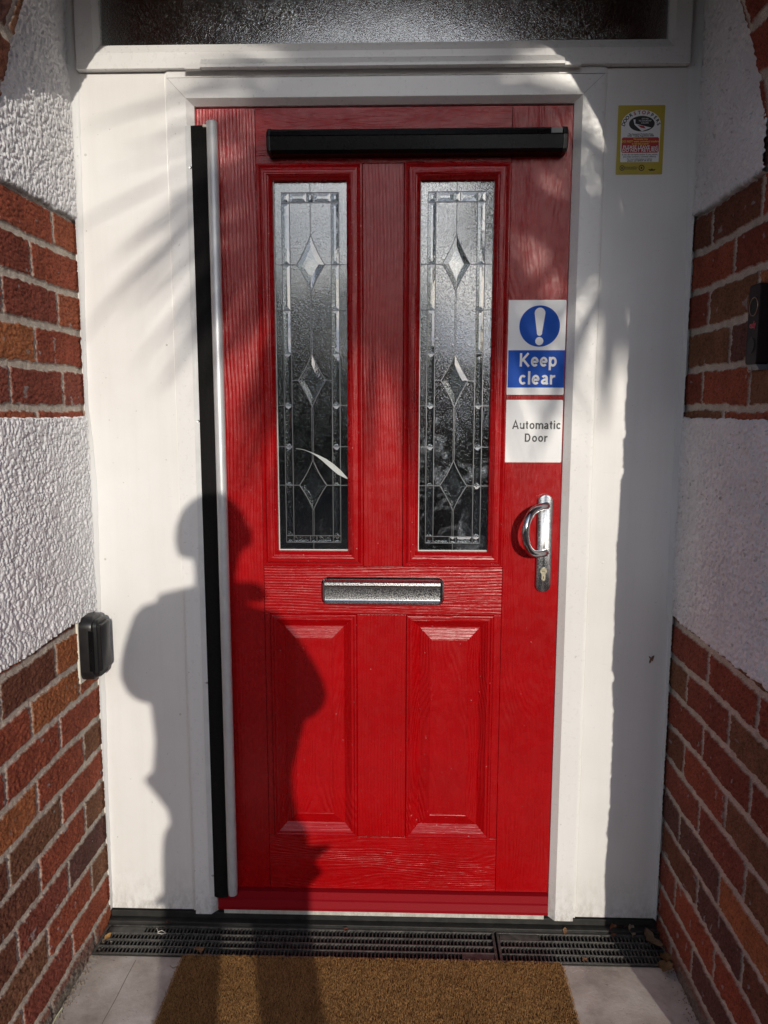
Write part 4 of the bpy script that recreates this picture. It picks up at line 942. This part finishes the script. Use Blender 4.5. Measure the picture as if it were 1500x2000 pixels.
# ================================================================== GARDEN BEHIND THE CAMERA (seen in reflections, casts the soft shadows)
def foliage_mat(name, c1, c2):
    M = mat(name, c1, .5); g = G(M); n = g.noise(g.tc, 3, 3, .6); g.l(g.ramp(n, [(.3, c1), (.7, c2)]), g.b.inputs['Base Color']); g.b.inputs['Specular IOR Level'].default_value = .3; return M
LEAFM = foliage_mat("palm_leaf", (.035, .07, .02), (.07, .11, .03)); TREEM = foliage_mat("tree_leaf", (.03, .045, .018), (.06, .075, .03)); BARK = m_simple_noise("bark", (.10, .075, .05), (.17, .13, .09), 30, .9, .6, .01)
def palm(loc, crown, n, label, rr0=.34, seed=3, off=None):
    rnd = random.Random(seed); T = empty('palm_tree', loc, label, 'tree')
    base = Vector(loc); cr = Vector(crown)
    ctl = [base, base+Vector((.05, 0, 1.0)), base+Vector((-.05, 0, 1.9)), Vector((base.x-.35, base.y, cr.z-.5)), Vector((cr.x+.40, cr.y, cr.z-.22)), cr]
    pts = [ctl[min(int(t), 4)].lerp(ctl[min(int(t), 4)+1], t-min(int(t), 4)) for t in np.linspace(0, 5, 26)]
    MB().tube(pts, .05, 10, rs=[.085-.0016*i+.003*(i % 2) for i in range(26)]).build('trunk', BARK, T)
    mb = MB()
    for k in range(n+(80 if off else 0)):
        if k == n: cr = Vector(off)  # small second crown, added to shade the right side of the frame
        a = rnd.uniform(0, 2*math.pi); e = math.asin(rnd.uniform(-.75, 1.0)); L_ = rnd.uniform(.42, .70) if k % 40 else rnd.uniform(.70, .92); L_ *= .62 if k >= n else 1; w = rnd.uniform(.014, .026)
        d = Vector((math.cos(a)*math.cos(e), math.sin(a)*math.cos(e), math.sin(e))); side = d.cross(Vector((0, 0, 1)));
        if side.length < .1: side = Vector((1, 0, 0))
        side.normalize(); p = cr+Vector((0, 0, rnd.uniform(-.12, .10))); pts = []
        for i in range(6):
            t = i/5.; q = p+d*L_*t+Vector((0, 0, -.30*L_*t*t*(1.2-e*.4))); ww = w*(math.sin(math.pi*(.15+.85*t))**.6 if t < 1 else .05); pts.append((q-side*ww, q+Vector((0, 0, -ww*.35)), q+side*ww))
        vs = [v for r in pts for v in r]; fs = []
        for i in range(5): fs += [(3*i, 3*i+1, 3*i+4, 3*i+3), (3*i+1, 3*i+2, 3*i+5, 3*i+4)]
        mb.add(vs, fs)
    mb.build('crown', LEAFM, T, fix=False)
palm((2.25, -4.3, -.1), (.91, -4.1, 2.98), 720, 'spiky cordyline palm in the garden, reflected in the right-hand pane', off=(1.46, -4.2, 2.78))
def tree(x, y, h, r, seed, label):
    rnd = random.Random(seed); T = empty('tree', (x, y, -.1), label, 'tree', 'garden trees reflected in the glass')
    tr = MB(); tr.tube([(x, y, -.1), (x+.05, y, h*.4), (x, y+.05, h*.75)], .1, 8, rs=[.11, .08, .04])
    lim = []
    for k in range(9):
        a = rnd.uniform(0, 6.28); z0 = h*rnd.uniform(.25, .7); e = Vector((x+r*.8*math.cos(a), y+r*.8*math.sin(a), z0+h*.22)); lim.append(e)
        tr.tube([(x, y, z0), ((x+e.x)/2, (y+e.y)/2, z0+h*.14), e], .03, 6, rs=[.04, .025, .01])
    tr.build('trunk', BARK, T)
    n = 9000; rg_ = np.random.default_rng(seed); cl = []
    cs = [(x+rnd.gauss(0, r*.45), y+rnd.gauss(0, r*.45), h*rnd.uniform(.22, .92), r*rnd.uniform(.25, .5)) for _ in range(26)]
    mb = MB()
    for k in range(n):
        c = cs[k % 26]; p = Vector((rnd.gauss(0, 1), rnd.gauss(0, 1), rnd.gauss(0, .8))); p = p.normalized()*c[3]*rnd.random()**.4+Vector(c[:3]); p.z = min(p.z, h+rnd.uniform(-.2, .1))
        d = Vector((rnd.gauss(0, 1), rnd.gauss(0, 1), rnd.gauss(0, 1))).normalized()*.055; e = d.orthogonal().normalized()*.028
        mb.add([p-d, p+e, p+d, p-e], [(0, 1, 2, 3)])
    mb.build('crown', TREEM, T, fix=False)
for i, (x, y, h, r) in enumerate([(-7.5, -13, 4.4, 1.9), (-4.9, -14, 4.3, 1.8), (-2.3, -13.5, 4.1, 1.7), (.1, -14, 4.35, 1.5), (3.3, -13, 2.9, 1.5), (6.6, -14, 3.2, 1.9), (9.6, -13, 3.5, 1.9)]):
    tree(x, y, h, r, 50+i, ['broad tallest tree at the far left end of the garden hedge line', 'taller tree second from the left in the hedge line', 'rounded tree third from the left in the hedge line', 'tree in the middle of the hedge line, left of the low one', 'lowest tree, in line with the sun, in the hedge line', 'low wide tree second from the right in the hedge line', 'bushy tree at the right end of the hedge line'][i])
tag(MB().box(-12, 13, -15.6, -15.2, -.1, 2.3).build('hedge', m_simple_noise("hedge_green", (.02, .035, .014), (.045, .06, .025), 6, .9, 1.0, .1)), 'long dark hedge behind the garden trees', 'hedge')

# ================================================================== PHOTOGRAPHER (behind the camera, casts the shadow on the door)
def skin(name, nodes, edges, root, mats, parent, sub=2, loc=None):
    """nodes: {key: (x, y, z, r or (rx, ry))}"""
    keys = list(nodes); me = bpy.data.meshes.new(name)
    org = Vector(loc) if loc is not None else world_loc(parent)
    me.from_pydata([Vector(nodes[k][:3])-org for k in keys], [(keys.index(a), keys.index(b)) for a, b in edges], [])
    o = bpy.data.objects.new(name, me); C.objects.link(o); o.parent = parent; o.location = org-(world_loc(parent) if parent else Vector())
    md = o.modifiers.new('skin', 'SKIN'); md.use_smooth_shade = True
    if not me.skin_vertices: 
        bpy.context.view_layer.objects.active = o
    for i, k in enumerate(keys):
        r = nodes[k][3]; r = r if isinstance(r, tuple) else (r, r)
        me.skin_vertices[0].data[i].radius = r; me.skin_vertices[0].data[i].use_root = (k == root)
    sb = o.modifiers.new('sub', 'SUBSURF'); sb.levels = sub; sb.render_levels = sub
    me.materials.append(mats); return o
SKIN = mat("skin", (.55, .33, .24), .5); COAT = m_simple_noise("dark_coat", (.02, .022, .03), (.03, .033, .045), 200, .85); TROU = m_simple_noise("dark_trousers", (.025, .028, .04), (.04, .045, .06), 250, .9)
HAIR = m_simple_noise("brown_hair", (.03, .018, .01), (.06, .035, .02), 300, .6); SHOE = mat("shoe", (.02, .018, .016), .5)
ph = dict(pel=(.080, -2.20, .84, (.13, .10)), wa=(.072, -2.20, 1.00, (.125, .095)), ch=(.045, -2.20, 1.20, (.135, .10)), nb=(.040, -2.19, 1.36, (.06, .055)), nk=(.040, -2.175, 1.43, .050),
          hd=(.040, -2.150, 1.50, (.062, .070)), hm=(.040, -2.150, 1.56, (.073, .088)), ht=(.040, -2.155, 1.618, (.062, .075)),
          sl=(-.115, -2.19, 1.315, .052), el=(-.172, -2.07, 1.135, .040), wl=(-.060, -1.935, 1.275, .026), hl=(-.045, -1.915, 1.300, (.030, .020)),
          sr=(.185, -2.19, 1.295, .052), er=(.238, -2.07, 1.09, .040), wr=(.085, -1.935, 1.270, .026), hr=(.062, -1.915, 1.298, (.030, .020)),
          tl=(-.025, -2.20, .74, .088), kl=(-.045, -2.19, .43, .058), al=(-.055, -2.21, .03, .040), fl=(-.065, -2.10, -.055, .036),
          tr=(.185, -2.20, .74, .088), kr=(.195, -2.19, .43, .058), ar=(.200, -2.22, .03, .040), fr=(.215, -2.11, -.055, .036))
pe = [('pel', 'wa'), ('wa', 'ch'), ('ch', 'nb'), ('nb', 'nk'), ('nk', 'hd'), ('hd', 'hm'), ('hm', 'ht'), ('ch', 'sl'), ('sl', 'el'), ('el', 'wl'), ('wl', 'hl'),
      ('ch', 'sr'), ('sr', 'er'), ('er', 'wr'), ('wr', 'hr'), ('pel', 'tl'), ('tl', 'kl'), ('kl', 'al'), ('al', 'fl'), ('pel', 'tr'), ('tr', 'kr'), ('kr', 'ar'), ('ar', 'fr')]
PR = skin('person', ph, pe, 'pel', SKIN, None, loc=(.08, -2.2, -.09))
tag(PR, 'person in a dark coat holding up a phone, whose shadow falls on the door', 'person')
co_n = {k: (*v[:3], tuple((q+.022) for q in (v[3] if isinstance(v[3], tuple) else (v[3], v[3])))) for k, v in ph.items() if k in ('wa', 'ch', 'sl', 'el', 'sr', 'er', 'wl', 'wr')}
co_n['pel'] = (.082, -2.20, .80, (.265, .15)); co_n['hem'] = (.092, -2.20, .66, (.31, .17)); co_n['nb'] = (.034, -2.19, 1.375, (.092, .085)); co_n['col'] = (.026, -2.185, 1.44, (.112, .088)); co_n['sl'] = (-.118, -2.19, 1.315, (.082, .080)); co_n['sr'] = (.186, -2.19, 1.300, (.080, .080))
co_n['wa'] = (.060, -2.20, .98, (.235, .14)); co_n['ch'] = (.045, -2.20, 1.20, (.215, .14))
co_n['el'] = (-.172, -2.07, 1.130, (.078, .072)); co_n['er'] = (.238, -2.07, 1.085, (.078, .072)); co_n['wl'] = (-.078, -1.96, 1.250, (.042, .042)); co_n['wr'] = (.103, -1.96, 1.245, (.042, .042))
skin('coat', co_n, [('hem', 'pel'), ('pel', 'wa'), ('wa', 'ch'), ('ch', 'nb'), ('nb', 'col'), ('ch', 'sl'), ('sl', 'el'), ('el', 'wl'), ('ch', 'sr'), ('sr', 'er'), ('er', 'wr')], 'pel', COAT, PR)
tn = {k: (*v[:3], tuple((q+.016) for q in (v[3] if isinstance(v[3], tuple) else (v[3], v[3])))) for k, v in ph.items() if k in ('pel', 'tl', 'kl', 'tr', 'kr', 'al', 'ar')}
skin('trousers', tn, [('pel', 'tl'), ('tl', 'kl'), ('kl', 'al'), ('pel', 'tr'), ('tr', 'kr'), ('kr', 'ar')], 'pel', TROU, PR)
for s_ in (('al', 'fl'), ('ar', 'fr')):
    a, f_ = ph[s_[0]], ph[s_[1]]
    skin('shoe', dict(a=(a[0], a[1]-.02, -.035, (.046, .05)), b=((a[0]+f_[0])/2, (a[1]+f_[1])/2, -.05, (.050, .042)), c=(f_[0], f_[1]+.05, -.062, (.046, .034))), [('a', 'b'), ('b', 'c')], 'a', SHOE, PR)
hn = dict(b=(.040, -2.195, 1.50, (.074, .045)), m=(.040, -2.185, 1.57, (.084, .070)), t=(.040, -2.160, 1.628, (.076, .082)), f=(.040, -2.095, 1.630, (.055, .030)))
hb = MB(); NR = 14
hb.layers([[(.032+.088*math.sin(t)*math.cos(a)*(1+.02*math.sin(5*a)), -2.172+.096*math.sin(t)*math.sin(a)+.02*math.cos(t), 1.555+.094*math.cos(t)) for a in np.linspace(0, 2*math.pi, 25)[:-1]] for t in np.linspace(.04, 2.0, NR)])
hb.build('hair', HAIR, PR, smooth=True)
hy, hz_ = -2.068, 1.55
MB().layers([[(.040+w*math.cos(a*math.pi/5), hy+d, hz_-.005+z+w*.6*math.sin(a*math.pi/5)) for a in range(10)] for w, d, z in ((.012, -.012, 0.01), (.009, .004, -.004), (.007, .014, -.010), (.003, .018, -.008))]).build('nose', SKIN, PR, smooth=True)
for sx in (-1, 1):
    MB().layers([[(.040+sx*.028+.012*q*math.cos(a*math.pi/6), hy-.010+d, hz_+.012+.006*q*math.sin(a*math.pi/6)) for a in range(12)] for q, d in ((1, 0), (.8, .006), (.3, .008))]).build('eye', mat("eye", (.5, .5, .5), .2), PR, smooth=True)
    MB().layers([[(.040+sx*(.072+x), -2.148+.017*q*math.cos(a*math.pi/6), 1.545+.028*q*math.sin(a*math.pi/6)) for a in range(12)] for q, x in ((.7, 0), (1, .008), (.85, .014), (.3, .010))]).build('ear', SKIN, PR, smooth=True)
MB().layers([[(.040+.022*q*math.cos(a*math.pi/6), hy-.018+d, 1.508+.006*q*math.sin(a*math.pi/6)) for a in range(12)] for q, d in ((1, 0), (.8, .008), (.2, .010))]).build('mouth', mat("lips", (.45, .18, .15), .5), PR, smooth=True)
# phone held upright in both hands, just behind the lens of this view
PC = (.002, -1.872, 1.300)
PH = empty('phone', PC, 'dark phone held upright in both hands of the person', 'phone')
MB().prism(rrect(PC[0]-.038, PC[0]+.038, PC[2]-.092, PC[2]+.048, .010, 5), XZ, PC[1]-.004, PC[1]+.004).build('case', BLACK, PH)
MB().prism(rrect(PC[0]-.035, PC[0]+.035, PC[2]-.089, PC[2]+.045, .008, 5), XZ, PC[1]-.0046, PC[1]-.0042).build('screen', BLACKG, PH)
for sx, hx in ((-1, ph['hl']), (1, ph['hr'])):
    for i, (dz, L_) in enumerate(((.018, .060), (-.002, .066), (-.022, .062), (-.040, .050))):
        a = Vector((hx[0]+sx*.004, hx[1]+.010, hx[2]-.030+dz)); e = PC[0]+sx*.038
        skin('finger', dict(a=(*a, .0095), b=(e+sx*.012, PC[1]-.006, a.z+.004, .0088), c=(e+sx*.002, PC[1]+.013, a.z+.008, .0078), d=(e-sx*(L_-.044), PC[1]+.015, a.z+.010, .0068)), [('a', 'b'), ('b', 'c'), ('c', 'd')], 'a', SKIN, PR, 1)
    skin('thumb', dict(a=(hx[0], hx[1]-.006, hx[2]-.02, .012), b=(hx[0]-sx*.006, PC[1]-.022, hx[2]+.004, .0105), c=(PC[0]+sx*.018, PC[1]-.014, hx[2]+.018, .0085)), [('a', 'b'), ('b', 'c')], 'a', SKIN, PR, 1)
